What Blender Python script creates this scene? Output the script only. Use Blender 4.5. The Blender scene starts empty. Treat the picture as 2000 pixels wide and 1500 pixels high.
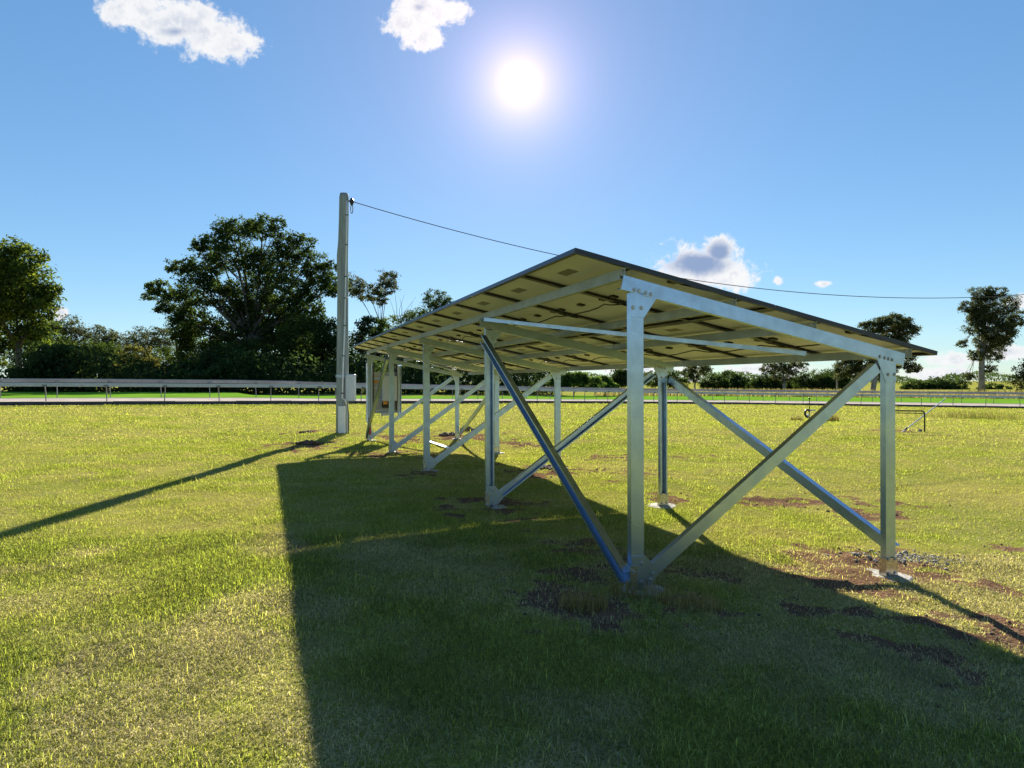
import bpy, bmesh, math, random
import numpy as np
from mathutils import Vector, Matrix
scene_ = bpy.context.scene; scene_.cycles.max_bounces = 6; scene_.cycles.diffuse_bounces = 3; scene_.cycles.transmission_bounces = 4; scene_.cycles.glossy_bounces = 3
random.seed(7); rng = np.random.default_rng(11)
scene = bpy.context.scene
COL = scene.collection

# ------------------------------------------------------------------ camera
F = 1349.3; PITCH = -0.0029; ROLL = 0.0032; H = 1.456          # focal length in pixels of a 2000 px wide frame
fw = Vector((0, math.cos(PITCH), math.sin(PITCH))); up0 = Vector((0, -math.sin(PITCH), math.cos(PITCH))); rt0 = Vector((1, 0, 0))
rt = rt0*math.cos(ROLL) - up0*math.sin(ROLL); up = up0*math.cos(ROLL) + rt0*math.sin(ROLL)
cam = bpy.data.objects.new('camera', bpy.data.cameras.new('camera')); COL.objects.link(cam)
cam.data.sensor_width = 36; cam.data.lens = 36*F/2000; cam.data.clip_end = 20000; cam.data.clip_start = .05
cam.matrix_world = Matrix(((rt.x, up.x, -fw.x, 0), (rt.y, up.y, -fw.y, 0), (rt.z, up.z, -fw.z, H), (0, 0, 0, 1)))
scene.camera = cam
def ray(px, py): return fw + rt*((px-1000)/F) + up*((750-py)/F)
def at(px, py, D): return Vector((0, 0, H)) + ray(px, py)*D     # a place in the world, D metres ahead

# ------------------------------------------------------------------ node helpers
def nd(nt, t, **kw):
    n = nt.nodes.new(t)
    for k, v in kw.items():
        if hasattr(n, k): setattr(n, k, v)
    return n
def mth(nt, op, a, b=None, c=None, clamp=False):
    n = nt.nodes.new('ShaderNodeMath'); n.operation = op; n.use_clamp = clamp
    for i, v in enumerate((a, b, c)):
        if v is None: continue
        if isinstance(v, (int, float)): n.inputs[i].default_value = v
        else: nt.links.new(v, n.inputs[i])
    return n.outputs[0]
def mixc(nt, f, a, b, mode='MIX'):
    n = nt.nodes.new('ShaderNodeMix'); n.data_type = 'RGBA'; n.blend_type = mode
    for s, v in ((n.inputs[0], f), (n.inputs[6], a), (n.inputs[7], b)):
        if isinstance(v, (int, float)): s.default_value = v
        elif isinstance(v, tuple): s.default_value = (*v[:3], 1)
        else: nt.links.new(v, s)
    return n.outputs[2]
def sstep(nt, x, a, b):
    n = nt.nodes.new('ShaderNodeMapRange'); n.interpolation_type = 'SMOOTHSTEP'
    nt.links.new(x, n.inputs[0]); n.inputs[1].default_value = a; n.inputs[2].default_value = b
    return n.outputs[0]
def noise(nt, vec, scale, detail=4, rough=.55, dist=0):
    n = nt.nodes.new('ShaderNodeTexNoise'); n.inputs['Scale'].default_value = scale; n.inputs['Detail'].default_value = detail
    n.inputs['Roughness'].default_value = rough; n.inputs['Distortion'].default_value = dist
    if vec is not None: nt.links.new(vec, n.inputs['Vector'])
    return n.outputs[0]

# ------------------------------------------------------------------ sky and sun
SUN = ray(1015, 162).normalized()
EL = math.asin(SUN.z); AZ = math.atan2(SUN.x, SUN.y)
scene.view_settings.view_transform = 'Standard'; scene.view_settings.look = 'None'
scene.view_settings.exposure = 1.6; scene.view_settings.gamma = 1
world = bpy.data.worlds.new('World'); scene.world = world; world.use_nodes = True
nt = world.node_tree; nt.nodes.clear(); LK = nt.links.new
out = nd(nt, 'ShaderNodeOutputWorld'); bg = nd(nt, 'ShaderNodeBackground'); LK(bg.outputs[0], out.inputs[0])
sky = nd(nt, 'ShaderNodeTexSky'); sky.sky_type = 'NISHITA'; sky.sun_disc = False
sky.sun_elevation = EL; sky.sun_rotation = AZ; sky.altitude = 300; sky.air_density = 1.0; sky.dust_density = 0.0; sky.ozone_density = 3.0
STR = 0.06
tc = nd(nt, 'ShaderNodeTexCoord'); DIR = tc.outputs['Generated']
hs = nd(nt, 'ShaderNodeHueSaturation'); hs.inputs['Saturation'].default_value = 1.30; hs.inputs['Value'].default_value = 1.0
gm_ = nd(nt, 'ShaderNodeGamma'); gm_.inputs[1].default_value = .62; LK(sky.outputs[0], gm_.inputs[0]); LK(gm_.outputs[0], hs.inputs['Color'])
skycol = mixc(nt, 1.0, hs.outputs[0], (1.02, 1.25, 1.43), 'MULTIPLY')
def dotv(v):
    n = nd(nt, 'ShaderNodeVectorMath'); n.operation = 'DOT_PRODUCT'; LK(DIR, n.inputs[0]); n.inputs[1].default_value = v
    return n.outputs['Value']
# procedural cumulus in the sky: each puff is a direction with an angular size
sep = nd(nt, 'ShaderNodeSeparateXYZ'); LK(DIR, sep.inputs[0])
yy = mth(nt, 'MAXIMUM', sep.outputs[1], .05)
cmb = nd(nt, 'ShaderNodeCombineXYZ'); LK(mth(nt, 'DIVIDE', sep.outputs[0], yy), cmb.inputs[0]); LK(mth(nt, 'DIVIDE', sep.outputs[2], yy), cmb.inputs[1])
LK(mth(nt, 'MULTIPLY', mth(nt, 'LESS_THAN', sep.outputs[1], .1), 50), cmb.inputs[2])      # no repeat behind
def field(puffs):                                    # puffs of cloud towards the north, on the plane y = 1
    tot = None
    for (px, py, rx, ry, *w) in puffs:
        c = ray(px, py); c = c/c.y
        v = nd(nt, 'ShaderNodeVectorMath'); v.operation = 'MULTIPLY_ADD'; LK(cmb.outputs[0], v.inputs[0])
        kx, ky = F/rx, F/ry
        v.inputs[1].default_value = (kx, ky, 1); v.inputs[2].default_value = (-c.x*kx, -c.z*ky, 0)
        l = nd(nt, 'ShaderNodeVectorMath'); l.operation = 'LENGTH'; LK(v.outputs[0], l.inputs[0])
        m = mth(nt, 'SUBTRACT', w[0] if w else 1.0, l.outputs['Value'])
        tot = m if tot is None else mth(nt, 'MAXIMUM', tot, m)
    return tot
N1 = noise(nt, DIR, 34, 8, .66, .25); N2 = noise(nt, DIR, 110, 4, .65)
nn = mth(nt, 'ADD', mth(nt, 'MULTIPLY', mth(nt, 'SUBTRACT', N1, .5), 3.0), mth(nt, 'MULTIPLY', mth(nt, 'SUBTRACT', N2, .5), 1.1))
cum = field([(262, 20, 70, 48), (345, 45, 110, 52), (415, 68, 85, 55), (462, 82, 62, 30),
             (822, 20, 66, 62), (790, 42, 48, 32), (832, 72, 48, 32), (880, 22, 42, 26),
             (1375, 518, 95, 46), (1402, 490, 44, 30), (1430, 538, 46, 36),
             (1521, 549, 15, 11, .75), (1607, 554, 25, 9, .75), (2010, 592, 60, 18), (1860, 702, 70, 16), (1965, 690, 60, 20), (1840, 732, 110, 18), (118, 612, 18, 14),
             (1240, 722, 150, 10, .8), (1490, 720, 140, 12, .8), (1400, 742, 220, 9, .8), (1690, 735, 120, 10, .8)])
low = field([(1400, 742, 620, 30), (2300, 735, 620, 44), (200, 748, 700, 18)])
den = mth(nt, 'ADD', cum, mth(nt, 'MULTIPLY', nn, .68))
alpha = sstep(nt, den, -.10, .40)
lown = mth(nt, 'ADD', low, mth(nt, 'MULTIPLY', nn, .7)); alow = mth(nt, 'MULTIPLY', sstep(nt, lown, .2, 1.0), .45)
core = field([(1365, 515, 90, 34, .95), (1404, 492, 38, 30, .95), (340, 62, 90, 30, .55), (818, 15, 45, 28, .5)])
cden = mth(nt, 'MULTIPLY', sstep(nt, mth(nt, 'ADD', core, mth(nt, 'MULTIPLY', nn, .22)), .0, .7), .92)
N3 = noise(nt, DIR, 60, 5, .6)
thick = mth(nt, 'MULTIPLY', mth(nt, 'MULTIPLY', sstep(nt, den, .1, 1.1), sstep(nt, N3, .38, .62)), .36)
K = 1/STR
EX = 2**-1.6
white = tuple(v*K*EX for v in (.94, .95, .96)); grey = tuple(v*K*EX for v in (.20, .32, .56))
ccol = mixc(nt, mth(nt, 'MAXIMUM', cden, thick), white, grey)
skyc = mixc(nt, alow, skycol, tuple(v*K*EX for v in (.62, .72, .84)))
skyc = mixc(nt, mth(nt, 'MULTIPLY', alpha, .97), skyc, ccol)
# the sun and its aureole
ang = mth(nt, 'ARCCOSINE', mth(nt, 'MINIMUM', dotv(SUN), .999999))
def gau(s): return mth(nt, 'EXPONENT', mth(nt, 'MULTIPLY', mth(nt, 'MULTIPLY', ang, ang), -1/(s*s)))
def scalec(f, c):
    n = nd(nt, 'ShaderNodeVectorMath'); n.operation = 'SCALE'; n.inputs[0].default_value = c; LK(f, n.inputs['Scale']); return n.outputs[0]
def addc(a, b):
    n = nd(nt, 'ShaderNodeVectorMath'); n.operation = 'ADD'; LK(a, n.inputs[0]); LK(b, n.inputs[1]); return n.outputs[0]
skyc = addc(skyc, scalec(gau(.0125), tuple(v*K*EX for v in (2.6, 2.5, 2.4))))
gl = mth(nt, 'EXPONENT', mth(nt, 'MULTIPLY', ang, -1/.040))
skyc = addc(skyc, scalec(gl, tuple(v*K*EX for v in (1.5, .98, .98))))
skyc = addc(skyc, scalec(gau(.30), tuple(v*K*EX for v in (.13, .07, .06))))
LK(skyc, bg.inputs[0]); bg.inputs[1].default_value = STR
sl = bpy.data.lights.new('sun', 'SUN'); sl.energy = 4.6; sl.angle = math.radians(.53); sl.color = (1, .93, .80)
so = bpy.data.objects.new('sun', sl); COL.objects.link(so); so.rotation_euler = (-SUN).to_track_quat('-Z', 'Y').to_euler()

# ------------------------------------------------------------------ materials
def mat(name, col, rough=.6, metal=0, var=0, vscale=8, bump=0, bscale=40, spec=None, col2=None, stretch=None):
    m = bpy.data.materials.new(name); m.use_nodes = True; t = m.node_tree; b = t.nodes['Principled BSDF']
    b.inputs['Roughness'].default_value = rough; b.inputs['Metallic'].default_value = metal
    if spec is not None: b.inputs['Specular IOR Level'].default_value = spec
    b.inputs['Base Color'].default_value = (*col, 1)
    if var or bump or col2:
        g = nd(t, 'ShaderNodeNewGeometry'); v = g.outputs['Position']
        if stretch:
            mp = nd(t, 'ShaderNodeMapping'); mp.inputs['Scale'].default_value = stretch; t.links.new(v, mp.inputs[0]); v = mp.outputs[0]
        n = noise(t, v, vscale, 6, .6)
        f = sstep(t, n, .32, .68)
        c2 = col2 or tuple(max(0, x*(1-var)) for x in col)
        t.links.new(mixc(t, f, col, c2), b.inputs['Base Color'])
        if metal: t.links.new(mth(t, 'ADD', mth(t, 'MULTIPLY', n, .18), rough-.09), b.inputs['Roughness'])
        if bump:
            bp = nd(t, 'ShaderNodeBump'); bp.inputs['Strength'].default_value = bump; bp.inputs['Distance'].default_value = .02
            t.links.new(noise(t, v, bscale, 5, .6), bp.inputs['Height']); t.links.new(bp.outputs[0], b.inputs['Normal'])
    return m
GALV = mat('galvanised_steel', (.46, .57, .71), .30, 1, .14, 9, .04, 60)  # base colour tinted blue to stand in for the reflected sky
GALV2 = mat('galvanised_bracket', (.62, .60, .52), .26, 1, .25, 30, .1, 90)
PURL = mat('purlin_steel', (.40, .43, .41), .52, 1, .15, 6, .04, 60)  # darker olive copy of the steel: reflected shaded ground painted into its colour
BOLT = mat('zinc_bolt', (.45, .46, .47), .35, 1)
FRAME = mat('dark_anodised_frame', (.022, .02, .026), .35, 0)
BACK = mat('cream_backsheet', (.90, .89, .88), .6, 0, .04, 3, spec=.2)
CELL = mat('solar_cell_glass', (.01, .013, .03), .08)
BLACK = mat('black_plastic', (.012, .012, .013), .45)
STICK = mat('grey_sticker', (.38, .36, .32), .6, col2=(.22, .21, .19), vscale=60)
CONC = mat('concrete', (.46, .43, .39), .9, 0, .35, 14, .6, 60)
SOIL = mat('soil', (.17, .105, .068), .95, 0, .5, 12, 1, 45)
TIMBER = mat('weathered_pole_timber', (.33, .36, .34), .85, 0, .35, 3, .5, 20, stretch=(8, 8, .4))
BOXG = mat('pale_grey_enamel', (.52, .55, .57), .4, 0, .06, 4)
WHITE = mat('white_pvc', (.74, .74, .73), .4, 0, .1, 6)
ORANGE = mat('orange_label', (.65, .25, .02), .5)
RED = mat('red_conduit', (.55, .05, .02), .5)
BOARD = mat('grey_backing_board', (.40, .40, .38), .6, 0, .15, 6)
CABLE = mat('grey_cable', (.05, .05, .06), .6)
RAILM = mat('white_rail', (.46, .48, .50), .32, 0, .12, .8)
RAILT = mat('aluminium_rail', (.34, .33, .31), .5, .0, .3, .5, spec=.3)
SAND = mat('sand_track', (.50, .43, .38), .95, 0, .35, 1.2, .8, 6, spec=0)
KERB = mat('dark_kerb_timber', (.11, .10, .10), .9, 0, .4, 2.5, .5, 15, spec=.1)
TURF = mat('track_turf', (.15, .30, .03), .95, 0, .25, .35, .4, 9, spec=0)
ROCK = mat('stone', (.30, .27, .24), .9, 0, .4, 8, .6, 30)
BARK = mat('bark', (.10, .085, .07), .9, 0, .45, 2.5, .6, 9)
GUMBARK = mat('pale_gum_bark', (.30, .27, .24), .85, 0, .5, 1.2, .4, 5)
def leafmat(name, col, trans, ts=.45):
    m = bpy.data.materials.new(name); m.use_nodes = True; t = m.node_tree; t.nodes.remove(t.nodes['Principled BSDF'])
    o = t.nodes['Material Output']
    at_ = nd(t, 'ShaderNodeAttribute'); at_.attribute_name = 'tint'
    c = mixc(t, 1.0, col, at_.outputs['Color'], 'MULTIPLY'); c2 = mixc(t, 1.0, trans, at_.outputs['Color'], 'MULTIPLY')
    d = nd(t, 'ShaderNodeBsdfPrincipled'); d.inputs['Roughness'].default_value = .5; d.inputs['Specular IOR Level'].default_value = 0
    tr = nd(t, 'ShaderNodeBsdfTranslucent'); mx = nd(t, 'ShaderNodeMixShader'); mx.inputs[0].default_value = ts
    t.links.new(c, d.inputs['Base Color']); t.links.new(c2, tr.inputs[0])
    t.links.new(d.outputs[0], mx.inputs[1]); t.links.new(tr.outputs[0], mx.inputs[2]); t.links.new(mx.outputs[0], o.inputs[0])
    return m
LEAF = {'dark': leafmat('leaf_dark', (.035, .058, .026), (.07, .11, .025)),
        'gum': leafmat('leaf_gum', (.055, .068, .038), (.10, .115, .045)),
        'gold': leafmat('leaf_golden', (.065, .075, .028), (.15, .15, .035), .5),
        'light': leafmat('leaf_light', (.06, .11, .035), (.13, .20, .04), .5)}
DRY = leafmat('dry_grass', (.34, .28, .13), (.40, .33, .13), .45)
GRASSM = leafmat('lawn_blade', (1, 1, 1), (1.28, 1.38, .42), .5)

# ------------------------------------------------------------------ object helpers
def link(name, me, m=None, parent=None):
    o = bpy.data.objects.new(name, me); COL.objects.link(o)
    if m is not None and not me.materials: me.materials.append(m)
    if parent is not None: o.parent = parent
    return o
def tag(o, label=None, cat=None, group=None, kind=None):
    if label: o['label'] = label
    if cat: o['category'] = cat
    if group: o['group'] = group
    if kind: o['kind'] = kind
    return o
def thing(name, label, cat, group=None, loc=None):
    o = bpy.data.objects.new(name, None); COL.objects.link(o); o.empty_display_size = .1
    if loc is not None: o.location = loc
    return tag(o, label, cat, group)
def rel(o, parent):                                   # parent an object built in world coordinates
    o.parent = parent; o.matrix_parent_inverse = Matrix.Translation(parent.matrix_basis.translation).inverted() if parent.parent is None else Matrix.Identity(4)
    return o
def mesh(name, V, Fc):
    me = bpy.data.meshes.new(name); me.from_pydata([tuple(v) for v in V], [], Fc); me.update(); return me
def fast_mesh(name, V, T, tint=None):
    V = np.asarray(V, np.float32); T = np.asarray(T, np.int32); k = T.shape[1]
    me = bpy.data.meshes.new(name); me.vertices.add(len(V)); me.vertices.foreach_set('co', V.ravel())
    me.loops.add(T.size); me.loops.foreach_set('vertex_index', T.ravel())
    me.polygons.add(len(T)); me.polygons.foreach_set('loop_start', np.arange(0, T.size, k, dtype=np.int32))
    if tint is not None:
        a = me.attributes.new('tint', 'FLOAT_COLOR', 'POINT')
        a.data.foreach_set('color', np.concatenate([tint, np.ones((len(V), 1))], 1).astype(np.float32).ravel())
    me.update(calc_edges=True); me.validate(); return me
def boxv(p0, ax, ay, az):                            # box from a corner and three edge vectors
    p0 = Vector(p0); V = [p0 + ax*i + ay*j + az*k for k in (0, 1) for j in (0, 1) for i in (0, 1)]
    Fc = [(0, 2, 3, 1), (4, 5, 7, 6), (0, 1, 5, 4), (2, 6, 7, 3), (0, 4, 6, 2), (1, 3, 7, 5)]
    if ax.cross(ay).dot(az) < 0: Fc = [f[::-1] for f in Fc]
    return V, Fc
def bevelled(name, parts, w=.004):
    bm = bmesh.new()
    for V, Fc in parts:
        vs = [bm.verts.new(v) for v in V]
        for f in Fc: bm.faces.new([vs[i] for i in f])
    if w: bmesh.ops.bevel(bm, geom=bm.edges[:], offset=w, segments=1, affect='EDGES', clamp_overlap=True)
    me = bpy.data.meshes.new(name); bm.to_mesh(me); bm.free(); return me
def tube(P, R, n=8, cap=True):
    P = [Vector(p) for p in P]; V = []; Fc = []
    prev = None
    for i, p in enumerate(P):
        d = (P[min(i+1, len(P)-1)] - P[max(i-1, 0)]).normalized()
        if prev is None: a = d.orthogonal().normalized()
        else: a = (prev - d*prev.dot(d)).normalized()
        prev = a; b = d.cross(a); r = R[i] if hasattr(R, '__len__') else R
        V += [p + (a*math.cos(2*math.pi*k/n) + b*math.sin(2*math.pi*k/n))*r for k in range(n)]
    for i in range(len(P)-1):
        for k in range(n): Fc.append((i*n+k, i*n+(k+1) % n, (i+1)*n+(k+1) % n, (i+1)*n+k))
    if cap: Fc += [tuple(range(n))[::-1], tuple(range((len(P)-1)*n, len(P)*n))]
    return V, Fc
def join(parts):
    V = []; Fc = []
    for v, f in parts:
        o = len(V); V += list(v); Fc += [tuple(i+o for i in q) for q in f]
    return V, Fc
def smooth(o):
    for p in o.data.polygons: p.use_smooth = True
    return o
def vnoise(x, y, s, seed=0):                          # 2-D value noise
    x = np.asarray(x)/s + 57.3*seed; y = np.asarray(y)/s - 31.7*seed
    xi = np.floor(x).astype(np.int64); yi = np.floor(y).astype(np.int64); xf = x-xi; yf = y-yi
    def h(a, b):
        n = (a*374761393 + b*668265263 + seed*1442695) & 0xffffffff
        n = ((n ^ (n >> 13))*1274126177) & 0xffffffff
        return ((n ^ (n >> 16)) & 0xffff)/65535.
    u = xf*xf*(3-2*xf); v = yf*yf*(3-2*yf)
    return (h(xi, yi)*(1-u)+h(xi+1, yi)*u)*(1-v) + (h(xi, yi+1)*(1-u)+h(xi+1, yi+1)*u)*v
def fbm(x, y, s, seed=0, o=4):
    t = 0; a = .5; tot = 0
    for k in range(o): t = t + a*vnoise(x, y, s/2**k, seed+k); tot += a; a *= .5
    return t/tot

# ------------------------------------------------------------------ array frame geometry (u along the rows, v down the slope)
YAW = .3384; CU, CV = -4.255, -2.424; BAY = 3.4076; WID = 2.3198
SY, CY = math.sin(YAW), math.cos(YAW)
def A(u, v, z): return Vector((-(u-CU)*SY + (v-CV)*CY, (u-CU)*CY + (v-CV)*SY, z))
EU = Vector((-SY, CY, 0)); EV = Vector((CY, SY, 0)); EZ = Vector((0, 0, 1))
SLOPE = .1996; ZA = 2.374; S1 = .445
ZP0, ZQ0 = 2.07, 1.612                                 # underside of the rafters at the two post rows
PZ = [-.015, -.008, .01, -.015, -.025]; QZ = [-.136, -.129, -.043, -.123, -.056]

# ------------------------------------------------------------------ terrain
KP = [(-700, 30, 797), (-300, 32, 795), (0, 34.5, 792), (300, 37, 790.5), (650, 41, 789), (900, 48, 788), (1100, 56, 787.5), (1300, 63, 788.5), (1500, 67, 790.5), (1750, 66.5, 794), (2000, 64, 798), (2300, 59, 804), (2800, 52, 812)]
def cat(P, n):
    out = []
    for i in range(len(P)-1):
        p0, p1, p2, p3 = (P[max(i-1, 0)], P[i], P[i+1], P[min(i+2, len(P)-1)])
        for k in range(n):
            t = k/n
            out.append(.5*((2*p1) + (-p0+p2)*t + (2*p0-5*p1+4*p2-p3)*t*t + (-p0+3*p1-3*p2+p3)*t**3))
    out.append(P[-1]); return out
KERBPATH = cat([at(x, y, D) for x, D, y in KP], 14)
ctl = [(0, 0, .06), (-3, 0, .07), (3, 0, .0), (0, -8, .05), (-8, 5, .05), (-4, 9, .01), (-2, 5, .03), (2, 2.5, -.03), (4, 3, -.10), (7, 6, -.22)]
for i in range(5):
    p = A(i*BAY, 0, 0); ctl.append((p.x, p.y, PZ[i])); p = A(i*BAY, WID, 0); ctl.append((p.x, p.y, QZ[i]))
for p in KERBPATH[::12]: ctl.append((p.x, p.y, p.z))
POLE = at(668, 846, 19.4)
for p in (POLE, at(1764, 843, 20.5), at(300, 840, 20), at(1580, 822, 30), at(1900, 830, 27)): ctl.append((p.x, p.y, p.z))
for x, y, z in ((-70, 60, .3), (-60, 95, .3), (-20, 100, .0), (10, 105, -.5), (50, 120, -1.1), (110, 130, -1.3), (90, 60, -1.1), (60, 20, -.9), (-60, 10, .3), (0, 250, -1.2), (200, 300, -1.6), (-200, 300, 0),
                (1200, 1500, -2), (-1200, 1500, -1), (0, 3000, -2), (2500, 0, -2), (-2500, 0, -1), (0, -2000, -1), (40, -40, -.4), (-40, -40, .2)): ctl.append((x, y, z))
ctl = np.array(ctl, float)
def _k(r2): return np.sqrt(r2 + 4.0)
_D = (ctl[:, None, 0]-ctl[None, :, 0])**2 + (ctl[:, None, 1]-ctl[None, :, 1])**2
_w = np.linalg.solve(_k(_D) + 0.02*np.eye(len(ctl)), ctl[:, 2])
def gz(x, y):
    x = np.asarray(x, float); y = np.asarray(y, float); s = np.zeros(x.shape)
    for (cx, cy, _), w in zip(ctl, _w): s += w*_k((x-cx)**2 + (y-cy)**2)
    return s
def G(x, y): return float(np.sum(_w*np.sqrt((ctl[:, 0]-x)**2 + (ctl[:, 1]-y)**2 + 4.0)))
def ground_px(px, py):                                 # where a line of sight meets the ground
    d = ray(px, py); t = 3.
    for _ in range(40):
        p = Vector((0, 0, H)) + d*t; h = p.z - G(p.x, p.y)
        t += .7*h/max(.004, -d.z); t = min(max(t, 1), 200)
    return Vector((0, 0, H)) + d*t
# bare earth patches (picture x, y, half widths)
DIRT = [(960, 985, 80, 18, 1), (1130, 1090, 130, 40, .8), (1120, 1185, 110, 32, 1), (1330, 1185, 100, 24, .9), (1240, 1160, 60, 14, 1), (590, 870, 62, 11, 1), (592, 846, 30, 4, 1), (668, 846, 50, 5, .8), (790, 855, 70, 9, .9), (770, 886, 70, 7, .8),
        (880, 853, 80, 10, 1), (1010, 868, 55, 7, 1), (1065, 918, 70, 11, 1), (1180, 893, 90, 6, .8), (830, 922, 50, 8, .7), (1210, 925, 70, 10, .7), (1540, 985, 170, 14, .95), (1670, 1003, 70, 14, 1), (1660, 1075, 80, 20, .6), (1740, 1120, 130, 34, 1), (1600, 1140, 100, 26, .8),
        (1870, 1225, 150, 40, 1), (1980, 1270, 80, 40, 1), (1740, 1262, 150, 44, .9), (1900, 1330, 170, 56, 1), (1620, 1190, 90, 24, .8), (1930, 1065, 70, 14, .85), (1310, 975, 70, 9, .8), (540, 1355, 46, 34, .55), (1420, 1130, 60, 14, .6), (1764, 843, 80, 3, .8), (1340, 890, 80, 6, .6), (1960, 1400, 60, 40, .8)]
DG = []
for x, y, rx, ry, w in DIRT:
    c = ground_px(x, y); a = ground_px(x+rx, y); b = ground_px(x, y-ry)
    DG.append((c.x, c.y, max(.12, abs(a.x-c.x)), max(.10, abs(b.y-c.y)), w))
def dirt(x, y):
    m = np.zeros(np.shape(x)); n = .5*fbm(x, y, .6, 5, 4) + .5*fbm(x, y, .16, 15, 3)
    for cx, cy, rx, ry, w in DG:
        d = np.sqrt(((x-cx)/rx)**2 + ((y-cy)/ry)**2)
        m = np.maximum(m, w*np.clip(.95 - d*.75 + (n-.5)*5.0, 0, 1)*np.clip(2.3-d, 0, 1))
    return np.clip(m, 0, 1)
def axis(lo, hi, step, far, grow=1.16):
    a = list(np.arange(lo, hi, step)); s = step; l = lo
    while l > -far: s *= grow; l -= s; a.insert(0, l)
    s = step; h = a[-1]
    while h < far: s *= grow; h += s; a.append(h)
    return np.array(a)
gx = axis(-7, 9, .07, 4000); gy = axis(1.2, 19, .07, 4000)
X, Y = np.meshgrid(gx, gy); DM = dirt(X, Y)
near = np.exp(-(X**2+(Y-8)**2)/900)
Zg = gz(X, Y) + near*((fbm(X, Y, 1.3, 3, 4)-.5)*.07 + DM*(fbm(X, Y, .22, 9, 3)-.42)*.09)
# keep the ground under the raised track
nx, ny = len(gx), len(gy)
idx = np.arange(nx*ny).reshape(ny, nx)
Q = np.stack([idx[:-1, :-1], idx[:-1, 1:], idx[1:, 1:], idx[1:, :-1]], -1).reshape(-1, 4)
me = fast_mesh('ground', np.stack([X, Y, Zg], -1).reshape(-1, 3), Q)
a_ = me.attributes.new('dirt', 'FLOAT', 'POINT'); a_.data.foreach_set('value', DM.astype(np.float32).ravel())
me.polygons.foreach_set('use_smooth', np.ones(len(Q), bool))
def zmesh(x, y):                                       # bilinear height of the sheet itself
    i = np.clip(np.searchsorted(gx, x)-1, 0, nx-2); j = np.clip(np.searchsorted(gy, y)-1, 0, ny-2)
    u = (x-gx[i])/(gx[i+1]-gx[i]); v = (y-gy[j])/(gy[j+1]-gy[j])
    return (Zg[j, i]*(1-u)+Zg[j, i+1]*u)*(1-v) + (Zg[j+1, i]*(1-u)+Zg[j+1, i+1]*u)*v
gm = bpy.data.materials.new('lawn_ground'); gm.use_nodes = True; t = gm.node_tree; b = t.nodes['Principled BSDF']
b.inputs['Roughness'].default_value = .95; b.inputs['Specular IOR Level'].default_value = 0
g = nd(t, 'ShaderNodeNewGeometry'); pos = g.outputs['Position']
at_ = nd(t, 'ShaderNodeAttribute'); at_.attribute_name = 'dirt'
n1 = noise(t, pos, .45, 7, .65); n2 = noise(t, pos, 5, 6, .7); n3 = noise(t, pos, 30, 4, .7)
c = mixc(t, sstep(t, n1, .35, .65), (.23, .265, .035), (.35, .315, .07))
c = mixc(t, mth(t, 'MULTIPLY', sstep(t, n2, .45, .75), .7), c, (.38, .31, .15))
c = mixc(t, mth(t, 'MULTIPLY', sstep(t, n3, .4, .7), .4), c, (.11, .12, .035))
sc = mixc(t, sstep(t, n2, .3, .7), (.22, .125, .075), (.13, .076, .05)); sc = mixc(t, mth(t, 'MULTIPLY', sstep(t, n3, .5, .75), .55), sc, (.27, .21, .13))
c = mixc(t, sstep(t, mth(t, 'ADD', at_.outputs['Fac'], mth(t, 'MULTIPLY', mth(t, 'SUBTRACT', n3, .5), .5)), .3, .6), c, sc)
t.links.new(c, b.inputs['Base Color'])
bp = nd(t, 'ShaderNodeBump'); bp.inputs['Strength'].default_value = .9; bp.inputs['Distance'].default_value = .04
t.links.new(mth(t, 'ADD', n3, n2), bp.inputs['Height']); t.links.new(bp.outputs[0], b.inputs['Normal'])
tag(link('ground', me, gm), kind='structure')

# ------------------------------------------------------------------ raised track, kerb, turf beyond
KERBPATH3 = KERBPATH
def offs(path, d, dz):
    o = []
    for i, p in enumerate(path):
        q = path[min(i+1, len(path)-1)] - path[max(i-1, 0)]; n = Vector((-q.y, q.x, 0)).normalized()
        o.append(Vector((p.x+n.x*d, p.y+n.y*d, p.z+dz)))
    return o
def ribbon(rows):
    V = []; Fc = []; n = len(rows[0])
    for r in rows: V += r
    for j in range(len(rows)-1):
        for i in range(n-1): Fc.append((j*n+i, j*n+i+1, (j+1)*n+i+1, (j+1)*n+i))
    return V, Fc
V, Fc = ribbon([offs(KERBPATH, .16, .17), offs(KERBPATH, 2.5, .20), offs(KERBPATH, 5.5, .21), offs(KERBPATH, 8.7, .20)])
tag(smooth(link('sand_track', mesh('sand_track', V, Fc), SAND)), kind='structure')
V, Fc = ribbon([offs(KERBPATH, 8.7, .05), offs(KERBPATH, 8.7, .215), offs(KERBPATH, 18, .25), offs(KERBPATH, 36, .25), offs(KERBPATH, 40, -.6)])
tag(link('turf_track', mesh('turf_track', V, Fc), TURF), kind='structure')
kt = tag(bpy.data.objects.new('track_kerb', None), kind='structure'); COL.objects.link(kt)
acc = 0; seg = [KERBPATH[0]]
fine = cat(KERBPATH, 4); pts = [fine[0]]; 
def resample(path, step):
    o = [path[0]]; need = step
    for a, b in zip(path[:-1], path[1:]):
        l = (b-a).length; s = 0
        while l-s >= need: s += need; o.append(a.lerp(b, s/l)); need = step
        need -= l-s
    return o
kp = resample(fine, 3.0)
for i in range(len(kp)-1):
    a, b = kp[i], kp[i+1]; d = (b-a); L = d.length; d.normalize(); n = Vector((-d.y, d.x, 0)).normalized()
    if not (-60 < a.x < 75): continue
    o = link('kerb_beam', bevelled('kerb_beam', [boxv(a + d*.012 + n*random.uniform(-.01, .012) - EZ*.12, d*(L-.024), n*.16, EZ*(.31+random.uniform(-.012, .012)))], .012), KERB, kt)

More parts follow.
